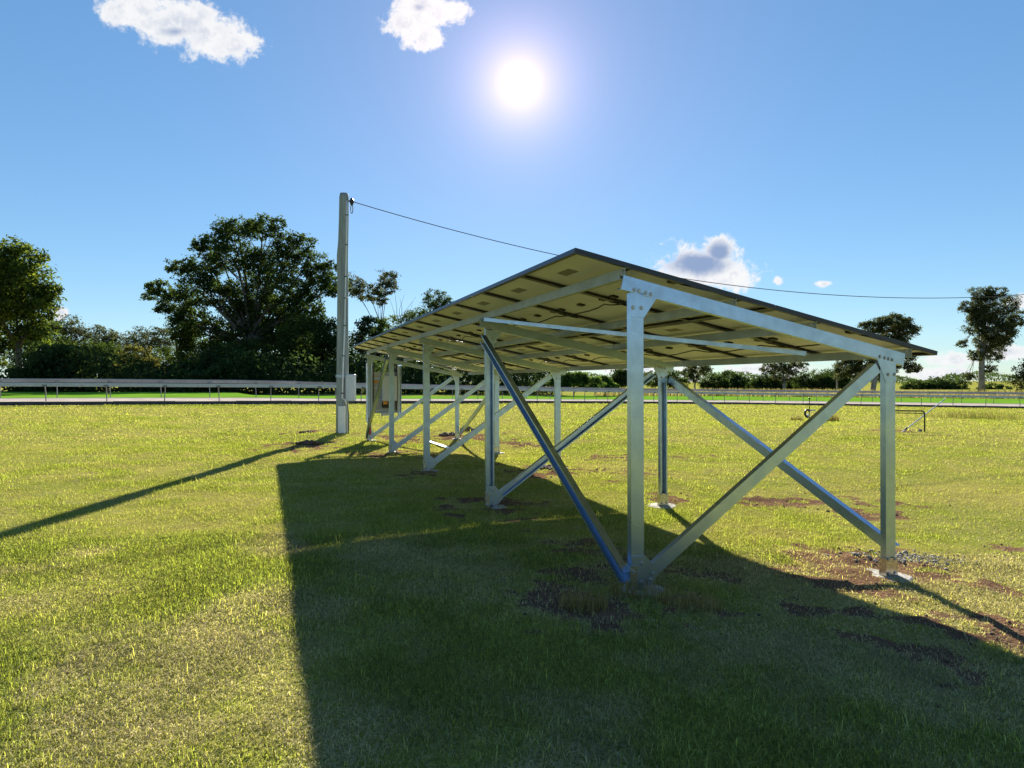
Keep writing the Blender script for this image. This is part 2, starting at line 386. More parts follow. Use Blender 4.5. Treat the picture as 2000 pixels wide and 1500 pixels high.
# running rails
def running_rail(name, label, off, base, zt, zb, depth, step, matl, gooseneck):
    root = thing(name, label, 'railing')
    path = offs(fine, off, 0); rp = resample(path, step)
    prof = [(-depth*.5, zt-.03), (-depth*.42, zt), (depth*.42, zt), (depth*.5, zt-.03), (depth*.5, zt-.07), (depth*.1, zb+.02), (-depth*.15, zb), (-depth*.45, zb), (-depth*.5, zb+.02)]
    def sweep(pp):
        V = []; Fc = []; m = len(prof)
        for i, p in enumerate(pp):
            q = pp[min(i+1, len(pp)-1)]-pp[max(i-1, 0)]; n = Vector((-q.y, q.x, 0)).normalized()
            V += [Vector((p.x+n.x*a, p.y+n.y*a, p.z+z)) for a, z in prof]
        for i in range(len(pp)-1):
            for k in range(m): Fc.append((i*m+k, (i+1)*m+k, (i+1)*m+(k+1) % m, i*m+(k+1) % m))
        Fc += [tuple(range(m)), tuple(range((len(pp)-1)*m, len(pp)*m))[::-1]]
        return V, Fc
    for i in range(0, len(rp)-2, 2):
        if not (-55 < rp[i].x < 72): continue
        a, b, c = rp[i], rp[i+1], rp[i+2]; e = (c-a).normalized()*.006
        link('rail_section', mesh('rail_section', *sweep([a+e, b, c-e])), matl, root)
    for i in range(0, len(rp)-1):
        if not (-55 < rp[i].x < 72): continue
        p = rp[i].lerp(rp[i+1], .4); q = rp[i+1]-rp[i]; n = Vector((-q.y, q.x, 0)).normalized(); d = q.normalized(); lean = random.uniform(-.05, .05)
        base_p = p + n*gooseneck + EZ*base
        post = link('post', mesh('post', *tube([base_p - EZ*.1, base_p + EZ*.35 + d*lean*.3, p + n*gooseneck*.7 + EZ*(zb*.75) + d*lean*.8, p + EZ*(zb+.03) + d*lean], .028, 6)), GALVD, root)
        link('bracket', bevelled('bracket', [boxv(p + d*(lean-.11) - n*(depth*.5+.015) + EZ*(zb+.0), d*.22, n*.012, EZ*.10)], 0), GALVD, post)
    return root
GALVD = mat('dull_steel', (.20, .20, .21), .55, .7)
running_rail('running_rail', 'white running rail on bent steel posts along the near edge of the sand track', .5, .15, 1.15, .95, .18, 2.75, RAILM, .10)
running_rail('running_rail', 'aluminium running rail on the far side of the sand track, in front of the turf', 8.9, .20, 1.40, 1.17, .28, 2.9, RAILT, -.08)

# ------------------------------------------------------------------ the steel frame of the solar array
FR = thing('solar_array', 'tilted ground-mounted solar array on ten galvanised steel posts', 'solar array', loc=A(0, 0, 0))
def csec(p0, p1, opening, depth=.10, fl=.05, lip=.014, t=.003):
    """lipped channel from p0 to p1 (centre of its web); opening = direction the channel faces"""
    p0, p1 = Vector(p0), Vector(p1); d = (p1-p0).normalized(); a = (opening - d*opening.dot(d)).normalized(); b = d.cross(a)
    h = depth/2
    pr = [(0, -h), (fl, -h), (fl, -h+lip), (fl-t, -h+lip), (fl-t, -h+t), (t, -h+t), (t, h-t), (fl-t, h-t), (fl-t, h-lip), (fl, h-lip), (fl, h), (0, h)]
    V = [p + a*x + b*y for p in (p0, p1) for x, y in pr]; n = len(pr)
    Fc = [(k, (k+1) % n, n+(k+1) % n, n+k) for k in range(n)]
    caps = [(0, 1, 4, 5), (1, 2, 3, 4), (0, 5, 6, 11), (6, 7, 10, 11), (7, 8, 9, 10)]
    Fc = [f[::-1] for f in Fc] + caps + [tuple(n+i for i in f)[::-1] for f in caps]
    bm = bmesh.new(); vs = [bm.verts.new(v) for v in V]
    for f in Fc: bm.faces.new([vs[i] for i in f])
    bmesh.ops.recalc_face_normals(bm, faces=bm.faces[:])
    me = bpy.data.meshes.new('channel'); bm.to_mesh(me); bm.free(); return me
def part(name, me, m, parent):
    o = link(name, me, m); o.parent = parent
    root = parent
    while root.parent: root = root.parent
    o.matrix_parent_inverse = Matrix.Translation(-root.location)
    return o
def sub(name, me, m, parent):                           # child of a part whose own matrix is cancelled out
    o = link(name, me, m); o.parent = parent; o.matrix_parent_inverse = Matrix.Identity(4)
    return o
def hexbolt(c, n, r=.011, h=.010):
    c = Vector(c); n = n.normalized(); a = n.orthogonal().normalized(); b = n.cross(a)
    V = [c + (a*math.cos(k*math.pi/3)+b*math.sin(k*math.pi/3))*r*s + n*z for z, s in ((0, 1), (h*.75, 1), (h, .8)) for k in range(6)]
    W_ = [c + (a*math.cos(k*math.pi/6)+b*math.sin(k*math.pi/6))*r*1.6 + n*z for z in (0, .002) for k in range(12)]
    Fc = [(j*6+k, j*6+(k+1) % 6, (j+1)*6+(k+1) % 6, (j+1)*6+k) for j in (0, 1) for k in range(6)] + [tuple(range(12, 18))]
    o = 18; Fc += [(o+k, o+(k+1) % 12, o+12+(k+1) % 12, o+12+k) for k in range(12)] + [tuple(range(o+12, o+24))]
    return mesh('bolt', V+W_, Fc)
def plate(poly, origin, ea, eb, en, t=.005):
    V = [origin + ea*a + eb*b + en*k*t for k in (0, 1) for a, b in poly]; n = len(poly)
    Fc = [tuple(range(n))[::-1], tuple(range(n, 2*n))] + [(k, (k+1) % n, n+(k+1) % n, n+k) for k in range(n)]
    return mesh('plate', V, Fc)
def raft_z(v): return ZP0 - SLOPE*v
EVS = (EV - EZ*SLOPE).normalized()
for i in range(5):
    u = i*BAY
    for row, (v, zs, sgn) in enumerate(((0, PZ, 1), (WID, QZ, -1))):
        top = raft_z(v) + .004; zb = zs[i] - .02
        openc = (i == 1) or (i == 1 and row) or (i == 4 and row == 0)
        op = -EU if openc else EU
        w0 = A(u + (.05 if openc else 0), v, zb+.03)
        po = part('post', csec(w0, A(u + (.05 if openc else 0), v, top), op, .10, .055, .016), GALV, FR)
        # top gusset
        poly = [(-.052*sgn, 0), (.15*sgn, -SLOPE*.15*sgn), (.053*sgn, -.165), (-.052*sgn, -.165)]
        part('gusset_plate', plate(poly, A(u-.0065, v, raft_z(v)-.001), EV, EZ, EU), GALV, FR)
        for a, z in ((-.035*sgn, -.10), (.03*sgn, -.10)): sub('bolt', hexbolt(A(u-.0065, v+a, raft_z(v)+z), -EU), BOLT, po)
        if row == 0:
            poly = [(-.052, .03), (.10, .03), (.165, .11), (.10, .20), (.052, .245), (-.052, .245)]
            part('gusset_plate', plate([(a, b+.03) for a, b in poly], A(u-.0065, v, zb), EV, EZ, EU), GALV, FR)
            for a, z in ((.03, .09), (.03, .22), (.10, .10), (.12, .14)): sub('bolt', hexbolt(A(u-.0065, v+a, zb+z), -EU), BOLT, po)
        # galvanised angle bracket cast into the footing
        br = bevelled('base_bracket', [boxv(A(u-.0125, v-.062, zb-.06), EV*.124 if row else EV*.05, EU*.005, EZ*(.27 if row == 0 else .24)), boxv(A(u-.0075, v-.0625, zb-.06), EV*.005, EU*.065, EZ*(.27 if row == 0 else .24))], 0)
        part('base_bracket', br, GALV2, FR)
        for a, z in ((-.04, .06), (-.04, .17), (.03, .06), (.03, .17)):
            if row or a < 0: sub('bolt', hexbolt(A(u-.0125, v+a, zb+z), -EU, .010), BOLT, po)
    # rafter
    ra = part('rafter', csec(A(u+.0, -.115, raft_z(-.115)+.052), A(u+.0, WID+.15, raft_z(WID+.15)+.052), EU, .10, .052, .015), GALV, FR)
    for v in (-.02, .015, .07, .11, WID-.11, WID-.06, WID-.02, WID+.02): sub('bolt', hexbolt(A(u, v, raft_z(v)+.022), -EU, .011), BOLT, ra)
    # brace across the bay, foot of the tall post to the head of the short one
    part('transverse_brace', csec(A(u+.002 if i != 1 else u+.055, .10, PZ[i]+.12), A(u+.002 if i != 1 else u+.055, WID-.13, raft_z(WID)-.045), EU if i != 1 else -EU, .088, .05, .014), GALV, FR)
# braces along the rows
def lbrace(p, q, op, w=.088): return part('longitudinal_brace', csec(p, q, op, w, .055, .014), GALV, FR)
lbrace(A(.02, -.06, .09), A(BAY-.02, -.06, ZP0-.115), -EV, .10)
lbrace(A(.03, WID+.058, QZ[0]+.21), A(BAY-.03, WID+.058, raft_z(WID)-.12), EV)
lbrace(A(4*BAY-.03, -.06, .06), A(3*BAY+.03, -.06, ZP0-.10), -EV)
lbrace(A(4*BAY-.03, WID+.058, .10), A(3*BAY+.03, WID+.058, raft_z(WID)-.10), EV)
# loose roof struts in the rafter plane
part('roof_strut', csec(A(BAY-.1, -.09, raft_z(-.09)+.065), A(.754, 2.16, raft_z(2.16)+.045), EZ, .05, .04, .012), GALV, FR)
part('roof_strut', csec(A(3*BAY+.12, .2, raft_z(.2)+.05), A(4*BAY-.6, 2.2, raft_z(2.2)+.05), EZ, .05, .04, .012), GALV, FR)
# purlins
ULEN = 12*1.134 + 11*.0 ; U0 = .058
NRM = (EZ + EV*SLOPE).normalized()
for v in (-.056, .881, 1.635, 2.629):
    zt = ZA - SLOPE*(v+S1) - .0355; zb_ = raft_z(v) + .104
    hgt = zt - zb_; 
    pu = part('purlin', csec(A(U0+.012, v, (zt+zb_)/2), A(U0+ULEN-.02, v, (zt+zb_)/2), EV, hgt*.985, .05, .014), PURL, FR)
    for i in range(5):
        for k in (.02, .055): sub('bolt', hexbolt(A(max(i*BAY+.02, U0+.03)+(k if i < 4 else -k), v, (zt+zb_)/2 + (.018 if k < .03 else -.018)), -EV, .009), BOLT, pu)

# ------------------------------------------------------------------ solar panels
PL = 1.7072*math.sqrt(1)            # along the slope
ES = EVS
def make_panel():
    ex, ey, ez = Vector((1, 0, 0)), Vector((0, 1, 0)), Vector((0, 0, 1)); w, l, h, f = 1.126, 1.704, .035, .030
    root = link('solar_panel', mesh('solar_panel', *boxv((.012, .012, -.005), ex*(w-.024), ey*(l-.024), ez*.004)), CELL)
    bars = []
    for a, b, dx, dy in (((0, 0), None, w, .012), ((0, l-.012), None, w, .012), ((0, .012), None, .012, l-.024), ((w-.012, .012), None, .012, l-.024)):
        bars.append(boxv((a[0], a[1], -h), ex*dx, ey*dy, ez*h))
    for x, y, dx, dy in ((.012, .012, w-.024, f-.012), (.012, l-f, w-.024, f-.012), (.012, f, f-.012, l-2*f), (w-f, f, f-.012, l-2*f)):
        bars.append(boxv((x, y, -h), ex*dx, ey*dy, ez*.003))
    link('frame', mesh('frame', *join(bars)), FRAME, root)
    bk = link('backsheet', mesh('backsheet', *boxv((.0125, .0125, -.0085), ex*(w-.025), ey*(l-.025), ez*.003)), BACK, root)
    for k, x in enumerate((.10, w/2, w-.10)):
        jb = link('junction_box', bevelled('junction_box', [boxv((x-.04, l/2-.03, -.027), ex*.08, ey*.06, ez*.0185)], .005), BLACK, root)
        if k != 1:
            s = -1 if k == 0 else 1
            P_ = [(x+s*.03, l/2+.01, -.022), (x+s*.07, l/2+.05, -.038), (x+s*.105, l/2+.13, -.042), (x+s*.11, l/2+.24, -.040)]
            link('lead', mesh('lead', *tube(P_, .0045, 6)), BLACK, root)
    link('rating_label', mesh('rating_label', *boxv((w*.30, .20, -.0100), ex*.24, ey*.09, ez*.0014)), STICK, root)
    return root
proto = make_panel()
def copytree(o, par=None):
    c = o.copy(); COL.objects.link(c); c.parent = par
    for ch in list(o.children):
        copytree(ch, c)
    return c
ordn = ['nearest', 'second', 'third', 'fourth', 'fifth', 'sixth', 'seventh', 'eighth', 'ninth', 'tenth', 'eleventh', 'farthest']
rotm = Matrix((EU, ES, NRM)).transposed().to_4x4()      # columns: x along the row, y down the slope, z up
first = True
trees_src = [c for c in proto.children]
slots = [(r, k) for r in (0, 1) for k in range(12)]
panels = [proto] + [None]*23
for j in range(1, 24): panels[j] = copytree(proto)
flip = rotm.determinant()
for (r, k), o in zip(slots, panels):
    org = A(U0 + k*1.1278 + (.085 if k > 5 else 0) + .001, -S1, ZA) + ES*(r*(PL+.008) + .002 + (0 if r else .0))
    if flip < 0:                                         # right-handed frame: run x against the row
        m = Matrix((-EU, ES, NRM)).transposed().to_4x4(); org = org + EU*1.126
    else: m = rotm
    o.parent = FR; o.matrix_parent_inverse = Matrix.Translation(-FR.location); o.matrix_basis = Matrix.Translation(org) @ m

for v_, tt_ in ((.40, .25), (2.10, .75)):
    cp = []
    for k in range(97):
        u_ = U0 + .15 + k*.14; zz_ = ZA - SLOPE*(v_+S1) - .05 - .045*abs(math.sin(k*math.pi/8)) - .01*random.random()
        cp.append(A(u_, v_ + .03*math.sin(k*.9), zz_))
    part('string_cable', mesh('string_cable', *tube(cp, .006, 5)), BLACK, FR)
# ------------------------------------------------------------------ footings
def blob(c, rx, ry, rz, seed, n=10, rough=.25, sub_=2):
    bm = bmesh.new(); bmesh.ops.create_icosphere(bm, subdivisions=sub_, radius=1)
    r = random.Random(seed); ph = [(r.uniform(0, 6), r.uniform(2, 5), Vector((r.gauss(0, 1), r.gauss(0, 1), r.gauss(0, 1))).normalized()) for _ in range(n)]
    for v in bm.verts:
        k = 1 + rough*sum(math.sin(v.co.dot(d)*f+p) for p, f, d in ph)/n*2 + r.uniform(-.3, .3)*rough
        v.co = Vector((v.co.x*rx*k, v.co.y*ry*k, v.co.z*rz*k)) + Vector(c)
    me = bpy.data.meshes.new('blob'); bm.to_mesh(me); bm.free(); return me
pn = ['nearest tall post', 'second tall post', 'third tall post', 'fourth tall post', 'farthest tall post']
qn = ['nearest short post', 'second short post', 'third short post', 'fourth short post', 'farthest short post']
def disc(c, r, h, seed, n=18):
    rr = random.Random(seed); V = []; 
    for z, s in ((-h, 1), (-.012, 1), (0, .93)):
        for k in range(n):
            a = 2*math.pi*k/n; q = r*s*(1+rr.uniform(-.07, .07)); V.append(Vector(c)+Vector((math.cos(a)*q, math.sin(a)*q, z + (rr.uniform(-.006, .006) if s < 1 else 0))))
    Fc = [(j*n+k, j*n+(k+1) % n, (j+1)*n+(k+1) % n, (j+1)*n+k) for j in (0, 1) for k in range(n)] + [tuple(range(2*n, 3*n))]
    return mesh('footing', V, Fc)
for i in range(5):
    for v, zs, nm in ((0, PZ, pn), (WID, QZ, qn)):
        p = A(i*BAY + (.02 if v else .03), v + (-.05 if v else .05), 0)
        rr = .21 if v else .15
        zz = float(zmesh(np.array([p.x]), np.array([p.y]))[0]) + (.010 if v else .006)
        tag(link('concrete_footing', disc((p.x, p.y, zz), rr, .25, i+int(v*10)), CONC), f'round concrete footing in the soil under the {nm[i]}', 'footing', 'concrete footings under the posts')

# ------------------------------------------------------------------ power pole with conduit and meter box
def pole_path():
    d = at(672, 378, POLE.y) - POLE; L = d.length
    ks = [(0, 0, .185), (.12, 0, .18), (.3, .0, .172), (.5, -.01, .165), (.64, -.012, .16), (.70, -.028, .165), (.74, -.03, .166), (.80, -.012, .15), (.9, 0, .145), (.985, 0, .140), (1, 0, .12)]
    return [POLE + d*t + Vector((dx, 0, 0)) for t, dx, r in ks], [r*.94 for _, _, r in ks]
PT = thing('power_pole', 'tall weathered timber power pole with white conduit beside the solar array', 'pole', loc=POLE)
pp, pr = pole_path(); pp[0] = pp[0] - EZ*.4
po = part('pole_shaft', mesh('pole_shaft', *tube(pp, pr, 20)), TIMBER, PT); smooth(po)
def polepx(px, py, D=None): return at(px, py, (D if D else POLE.y-.20))
cd = [polepx(678, 392), polepx(677, 470), polepx(675, 560), polepx(673.5, 640), polepx(670, 720), polepx(668.5, 778), polepx(674, 781, POLE.y-.23), polepx(677, 790, POLE.y-.22)]
co = part('conduit', mesh('conduit', *tube(cd, .020, 8)), WHITE, PT); smooth(co)
for y in (420, 478, 540, 582, 636, 695, 768):
    x = np.interp(y, [392, 470, 560, 640, 720, 778], [678, 677, 675, 673.5, 670, 668.5]); c = polepx(x, y)
    sub('saddle', bevelled('saddle', [boxv(c + Vector((-.045, -.028, -.012)), Vector((.09, 0, 0)), Vector((0, .03, 0)), Vector((0, 0, .024)))], .004), BLACK, co)
b0 = polepx(669, 845, POLE.y-.24)
part('conduit_guard', bevelled('conduit_guard', [boxv(Vector((b0.x-.12, b0.y-.02, POLE.z-.1)), Vector((.19, 0, 0)), Vector((0, .1, 0)), Vector((0, 0, polepx(669, 793).z - POLE.z + .1)))], .01), WHITE, PT)
for dx in (.115, .15):
    part('earth_cable', mesh('earth_cable', *tube([Vector((b0.x+dx, b0.y+.08, POLE.z-.05)), Vector((b0.x+dx+.01, b0.y+.06, POLE.z+.5)), polepx(678, 786)], .014, 6)), CABLE if dx > .12 else BOXG, PT)
m0 = at(677, 783, POLE.y-.02); m1 = at(694, 731, POLE.y-.02)
mb = part('meter_box', bevelled('meter_box', [boxv(Vector((m0.x, POLE.y-.17, m0.z)), Vector((m1.x-m0.x, 0, 0)), Vector((0, .25, 0)), Vector((0, 0, m1.z-m0.z)))], .008), BOXG, PT)
sub('door_seam', bevelled('door_seam', [boxv(Vector((m0.x+.015, POLE.y-.178, m0.z+.02)), Vector((m1.x-m0.x-.03, 0, 0)), Vector((0, .01, 0)), Vector((0, 0, m1.z-m0.z-.04)))], .003), BOXG, mb)
for y in (733, 736): 
    c = at(668, y, POLE.y); part('steel_band', mesh('steel_band', *tube([c - EZ*.012, c + EZ*.012], .176, 20, False)), GALV, PT)
ins = at(687, 394, POLE.y-.05)
part('wire_clamp', mesh('wire_clamp', *join([tube([at(676, 392, POLE.y-.05), at(684, 393, POLE.y-.05)], .02, 8), tube([ins+EZ*.10, ins+EZ*.04, ins-EZ*.02, ins-EZ*.10], [.03, .062, .06, .03], 10)])), BLACK, PT)
lp = [ins + Vector((.03*math.sin(a)+.0, 0, -.20 + .13*math.cos(a))) for a in np.linspace(.2, 6.1, 16)]
part('cable_loop', mesh('cable_loop', *tube(lp, .012, 6)), CABLE, PT)
# overhead wire: catenary from the pole to a pole out of sight on the right
W0 = at(689, 394, POLE.y-.05)
def wire_pts(ex, ey, eD, sag, n=60):
    E_ = at(ex, ey, eD); return [W0.lerp(E_, t) - EZ*(4*sag*t*(1-t)) for t in np.linspace(0, 1, n)]
def topx(p):
    q = p - Vector((0, 0, H)); d = q.dot(fw); return 1000+F*q.dot(rt)/d, 750-F*q.dot(up)/d
best = None
for eD in (22, 28, 36, 46):
    for ey in (300, 380, 440, 480, 520, 550):
        for sag in np.linspace(.2, 3.2, 16):
            ps = np.array([topx(p) for p in wire_pts(2500, ey, eD, sag)])
            e = sum((np.interp(x, ps[:, 0], ps[:, 1])-y)**2 for x, y in ((880, 442), (1076, 498), (1380, 553), (1500, 569), (1860, 581), (2000, 575)))
            if best is None or e < best[0]: best = (e, eD, ey, sag)
print('wire', best)
wo = link('overhead_wire', mesh('overhead_wire', *tube(wire_pts(2500, best[2], best[1], best[3]), .011, 6)), CABLE)
tag(wo, 'dark overhead service wire running from the power pole above the solar panels', 'wire')

# ------------------------------------------------------------------ inverter board on the farthest bay
u5 = 4*BAY
IB = thing('inverter_board', 'grey switchboard with inverter, conduits and orange labels on the farthest bay', 'switchboard', loc=A(u5, .35, .6))
def bp_(v0, v1, z0, z1, du=.0, t=.03): return [boxv(A(u5+.10+du, v0, z0), EV*(v1-v0), EU*t, EZ*(z1-z0))]
part('backing_board', bevelled('backing_board', bp_(.02, .74, .66, 1.72, .0, .02), .004), BOARD, IB)
iv = part('inverter', bevelled('inverter', bp_(.33, .70, .98, 1.62, -.16, .155), .015), BOXG, IB)
part('isolator', bevelled('isolator', bp_(.33, .58, .80, .95, -.11, .108), .01), BLACK, IB)
part('warning_label', bevelled('warning_label', bp_(.35, .46, .89, .97, -.115, .004), 0), ORANGE, IB)
part('warning_label', bevelled('warning_label', bp_(.10, .26, 1.44, 1.50, -.006, .005), 0), ORANGE, IB)
part('cable_duct', bevelled('cable_duct', bp_(.30, .52, .60, .68, -.06, .058), .006), BOXG, IB)
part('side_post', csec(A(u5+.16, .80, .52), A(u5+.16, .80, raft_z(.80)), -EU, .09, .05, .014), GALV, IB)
for v, z0, z1, r, m_ in ((-.06, .45, 1.95, .014, BOXG), (.075, .62, 1.95, .016, BOXG), (.115, .70, 1.95, .012, CABLE), (.70, .72, 1.9, .018, CABLE), (.755, .62, 1.9, .02, BOXG)):
    part('conduit', mesh('conduit', *tube([A(u5+.07, v, z0), A(u5+.07, v, z1)], r, 8)), m_, IB)
for z in (.72, 1.0, 1.3, 1.55):
    part('strut_rail', bevelled('strut_rail', bp_(-.02, .84, z, z+.025, -.012, .012), 0), BOXG, IB)
part('marker_sleeve', mesh('marker_sleeve', *tube([A(u5-.012, .012, .12), A(u5-.012, .012, .56)], .026, 10)), RED, IB)
part('bent_conduit', mesh('bent_conduit', *tube([A(u5+.07, .075, .66), A(u5+.06, .10, .58), A(u5+.03, .05, .5), A(u5-.012, .012, .42), A(u5-.012, .012, .08)], .018, 8)), BOXG, IB)

# ------------------------------------------------------------------ loose channel on the lawn, heaps of soil, gravel
pa, pb = ground_px(838, 864), ground_px(882, 879)
lc = link('loose_channel', csec(pa+EZ*.035, pb+EZ*.035, -EZ, .09, .03, .01), GALV)
tag(lc, 'short bright steel channel lying on the grass behind the third tall post', 'steel channel')
HEAPS = [(880, 852, .30, .22, .13, 'dark soil heap left of the farthest short post'), (914, 842, .24, .2, .19, 'tall dark soil heap right of the farthest short post'), (596, 868, .30, .24, .10, 'dark soil heap in the shadow of the power pole'), (598, 845, .2, .1, .05, 'low crumbly soil heap on the lawn left of the power pole'),
         (1070, 916, .2, .16, .06, 'small soil heap beside the third short post')]
for k, (x, y, rx, ry, rz, lb) in enumerate(HEAPS):
    c = ground_px(x, y); bm = bmesh.new(); V = []; Fc = []
    parts_ = []
    for q in range(26):
        a = random.uniform(0, 6.28); r = math.sqrt(random.random()); s = (1-r*.7)
        cc = (c.x+math.cos(a)*r*rx, c.y+math.sin(a)*r*ry, G(c.x, c.y)+rz*s*random.uniform(.2, .75))
        mm = blob(cc, rx*.30*s+.02, ry*.34*s+.02, rz*.35*s+.02, k*50+q, 6, .45, 2)
        parts_.append(([v.co.copy() for v in mm.vertices], [tuple(p.vertices) for p in mm.polygons])); bpy.data.meshes.remove(mm)
    tag(link('soil_heap', mesh('soil_heap', *join(parts_)), SOIL), lb, 'soil heap', 'soil heaps left by the digging')
TPL = []
for k in range(10):
    mm = blob((0, 0, 0), 1, random.uniform(.6, 1), .68, k+900, 4, .32, 1); TPL.append((np.array([v.co[:] for v in mm.vertices]), np.array([tuple(p.vertices) for p in mm.polygons]))); bpy.data.meshes.remove(mm)
def scatter(name, xs, ys, ss, lift, matl):
    zs = zmesh(xs, ys); V = []; T = []; o = 0
    for x, y, z, q in zip(xs, ys, zs, ss):
        v, f = TPL[random.randrange(10)]; a = random.uniform(0, 6.28); c, d = math.cos(a), math.sin(a)
        V.append(np.stack([(v[:, 0]*c-v[:, 1]*d)*q+x, (v[:, 0]*d+v[:, 1]*c)*q+y, v[:, 2]*q+z+q*lift], 1)); T.append(f+o); o += len(v)
    return link(name, fast_mesh(name, np.concatenate(V), np.concatenate(T)), matl)
c0 = ground_px(1775, 1092)
n_ = 420
tag(scatter('gravel', c0.x+rng.normal(0, .26, n_), c0.y+rng.normal(0, .13, n_), rng.uniform(.005, .02, n_)*np.where(rng.random(n_) < .06, 1.7, 1), .3, ROCK), 'loose grey gravel around the foot of the nearest short post', 'gravel', kind='stuff')
n_ = 1100; pick = rng.integers(0, len(DG), n_); DGa = np.array(DG)[pick]
xs = DGa[:, 0]+rng.normal(0, 1, n_)*DGa[:, 2]*.75; ys = DGa[:, 1]+rng.normal(0, 1, n_)*DGa[:, 3]*.75
ok = rng.random(n_) < dirt(xs, ys)+.1; xs, ys = xs[ok], ys[ok]
tag(scatter('soil_crumbs', xs, ys, rng.uniform(.004, .016, len(xs))*np.where(ys < 8, 1, 1.6), .2, SOIL), 'brown soil crumbs scattered over the bare patches in the lawn', 'soil', kind='stuff')

# ------------------------------------------------------------------ small things on the right-hand lawn
h0, h1 = at(1722, 842, 20.6), at(1806, 844, 20.4); h0.z = G(h0.x, h0.y); h1.z = G(h1.x, h1.y)
hh = .62
HP = thing('pipe_hoop', 'low dark green hoop of bent pipe standing on the lawn', 'barrier', loc=h0)
def arc(a, b, h, r=.09):
    d = (b-a); d.z = 0; L = d.length; d.normalize(); P_ = [a - EZ*.1, a + d*.02 + EZ*(h-r)]
    for t in (.25, .5, .75, 1): P_.append(a + d*(.02 + r*(1-math.cos(t*math.pi/2))) + EZ*(h-r+r*math.sin(t*math.pi/2)))
    Q_ = [b - EZ*.1, b - d*.0 + EZ*(h-r)]
    for t in (.25, .5, .75, 1): Q_.append(b - d*(r*(1-math.cos(t*math.pi/2))) + EZ*(h-r+r*math.sin(t*math.pi/2)))
    return P_ + Q_[::-1]
GREENP = mat('dark_green_pipe', (.02, .035, .03), .45)
smooth(part('bent_pipe', mesh('bent_pipe', *tube(arc(h0, h1, hh), .021, 8)), GREENP, HP))
e0, e1 = at(1724, 803, 20.75), at(1804, 806, 20.55)
part('cross_pipe', mesh('cross_pipe', *tube([Vector((h0.x+.03, h0.y+.0, h0.z+hh-.06)), Vector((h1.x-.02, h1.y, h1.z+hh-.075))], .012, 8)), GREENP, HP)
l0 = at(1760, 844, 20.2); l0.z = G(l0.x, l0.y); l1 = at(1846, 779, 21.2)
lpz = thing('leaning_pole', 'long pale galvanised pole leaning up across the dark pipe hoop', 'pole', loc=l0)
part('shaft', mesh('shaft', *tube([l0 - EZ*.02, l1], .016, 8)), BOXG, lpz)
j0 = l0.lerp(l1, .08); j1 = l0.lerp(l1, .13); part('sleeve', mesh('sleeve', *tube([j0, j1], .024, 8)), BLACK, lpz)
rk = ground_px(1797, 843); tag(link('stone', blob((rk.x, rk.y, G(rk.x, rk.y)+.02), .07, .05, .05, 3, 8, .3, 2), ROCK), 'small brown stone at the right foot of the pipe hoop', 'stone')
tp = at(1581, 822, 29.5); tp.z = G(tp.x, tp.y)
TP = thing('water_tap', 'black standpipe with tap and valve among weeds on the lawn', 'tap', loc=tp)
part('riser', mesh('riser', *tube([tp - EZ*.1, tp + EZ*.98], .016, 8)), BLACK, TP)
part('marker_cap', bevelled('marker_cap', [boxv(tp + Vector((-.03, -.02, .93)), Vector((.06, 0, 0)), Vector((0, .04, 0)), Vector((0, 0, .09)))], .005), BLACK, TP)
vb = tp + Vector((-.11, -.05, .34))
ring = [vb + Vector((.10*math.cos(a), 0, .15*math.sin(a))) for a in np.linspace(.6, 5.2, 14)]
part('valve_elbow', mesh('valve_elbow', *tube(ring, .045, 10)), BLACK, TP)
part('valve_body', blob(vb + Vector((.03, 0, -.10)), .06, .05, .08, 5, 6, .1, 2), WHITE, TP)
part('outlet_pipe', mesh('outlet_pipe', *tube([tp + EZ*.46 + Vector((-.05, 0, 0)), tp + EZ*.47 + Vector((.25, 0, 0))], .03, 8)), BOXG, TP)
dp = at(1635, 770, 150.); dpz = G(dp.x, dp.y); dt = at(1635, 690, 150.)
tag(link('distant_pole', mesh('distant_pole', *tube([Vector((dp.x, dp.y, dpz-1)), Vector((dp.x, dp.y, (dpz+dt.z)/2)), Vector((dp.x, dp.y, dt.z))], [.2, .17, .13], 10)), GUMBARK), 'thin distant utility pole standing among the trees beyond the track', 'pole')

# ------------------------------------------------------------------ vegetation builders
def blades(P_, length, width, yaw, lean, segs, tint):
    """bent grass blades as triangles; P_ (n,3)"""
    n = len(P_); d = np.stack([np.cos(yaw), np.sin(yaw), np.zeros(n)], 1); s = np.stack([-np.sin(yaw), np.cos(yaw), np.zeros(n)], 1)
    L = length[:, None]; w = width[:, None]; ln = lean[:, None]; Zv = np.array([0, 0, 1.])
    b0 = P_ - s*w/2; b1 = P_ + s*w/2
    tip = P_ + d*L*np.sin(ln) + Zv*L*np.cos(ln)
    if segs == 1:
        V = np.stack([b0, b1, tip], 1).reshape(-1, 3); T = np.arange(3*n).reshape(n, 3); return V, T, np.repeat(tint, 3, 0)
    mid = P_ + d*L*.5*np.sin(ln*.45) + Zv*L*.55*np.cos(ln*.45)
    m0 = mid - s*w*.42; m1 = mid + s*w*.42
    V = np.stack([b0, b1, m0, m1, tip], 1).reshape(-1, 3); o = (np.arange(n)*5)[:, None]
    T = np.concatenate([o+np.array([[0, 1, 3]]), o+np.array([[0, 3, 2]]), o+np.array([[2, 3, 4]])], 0)
    return V, T, np.repeat(tint, 5, 0)
SH = np.array([[.9, .9, .9]])
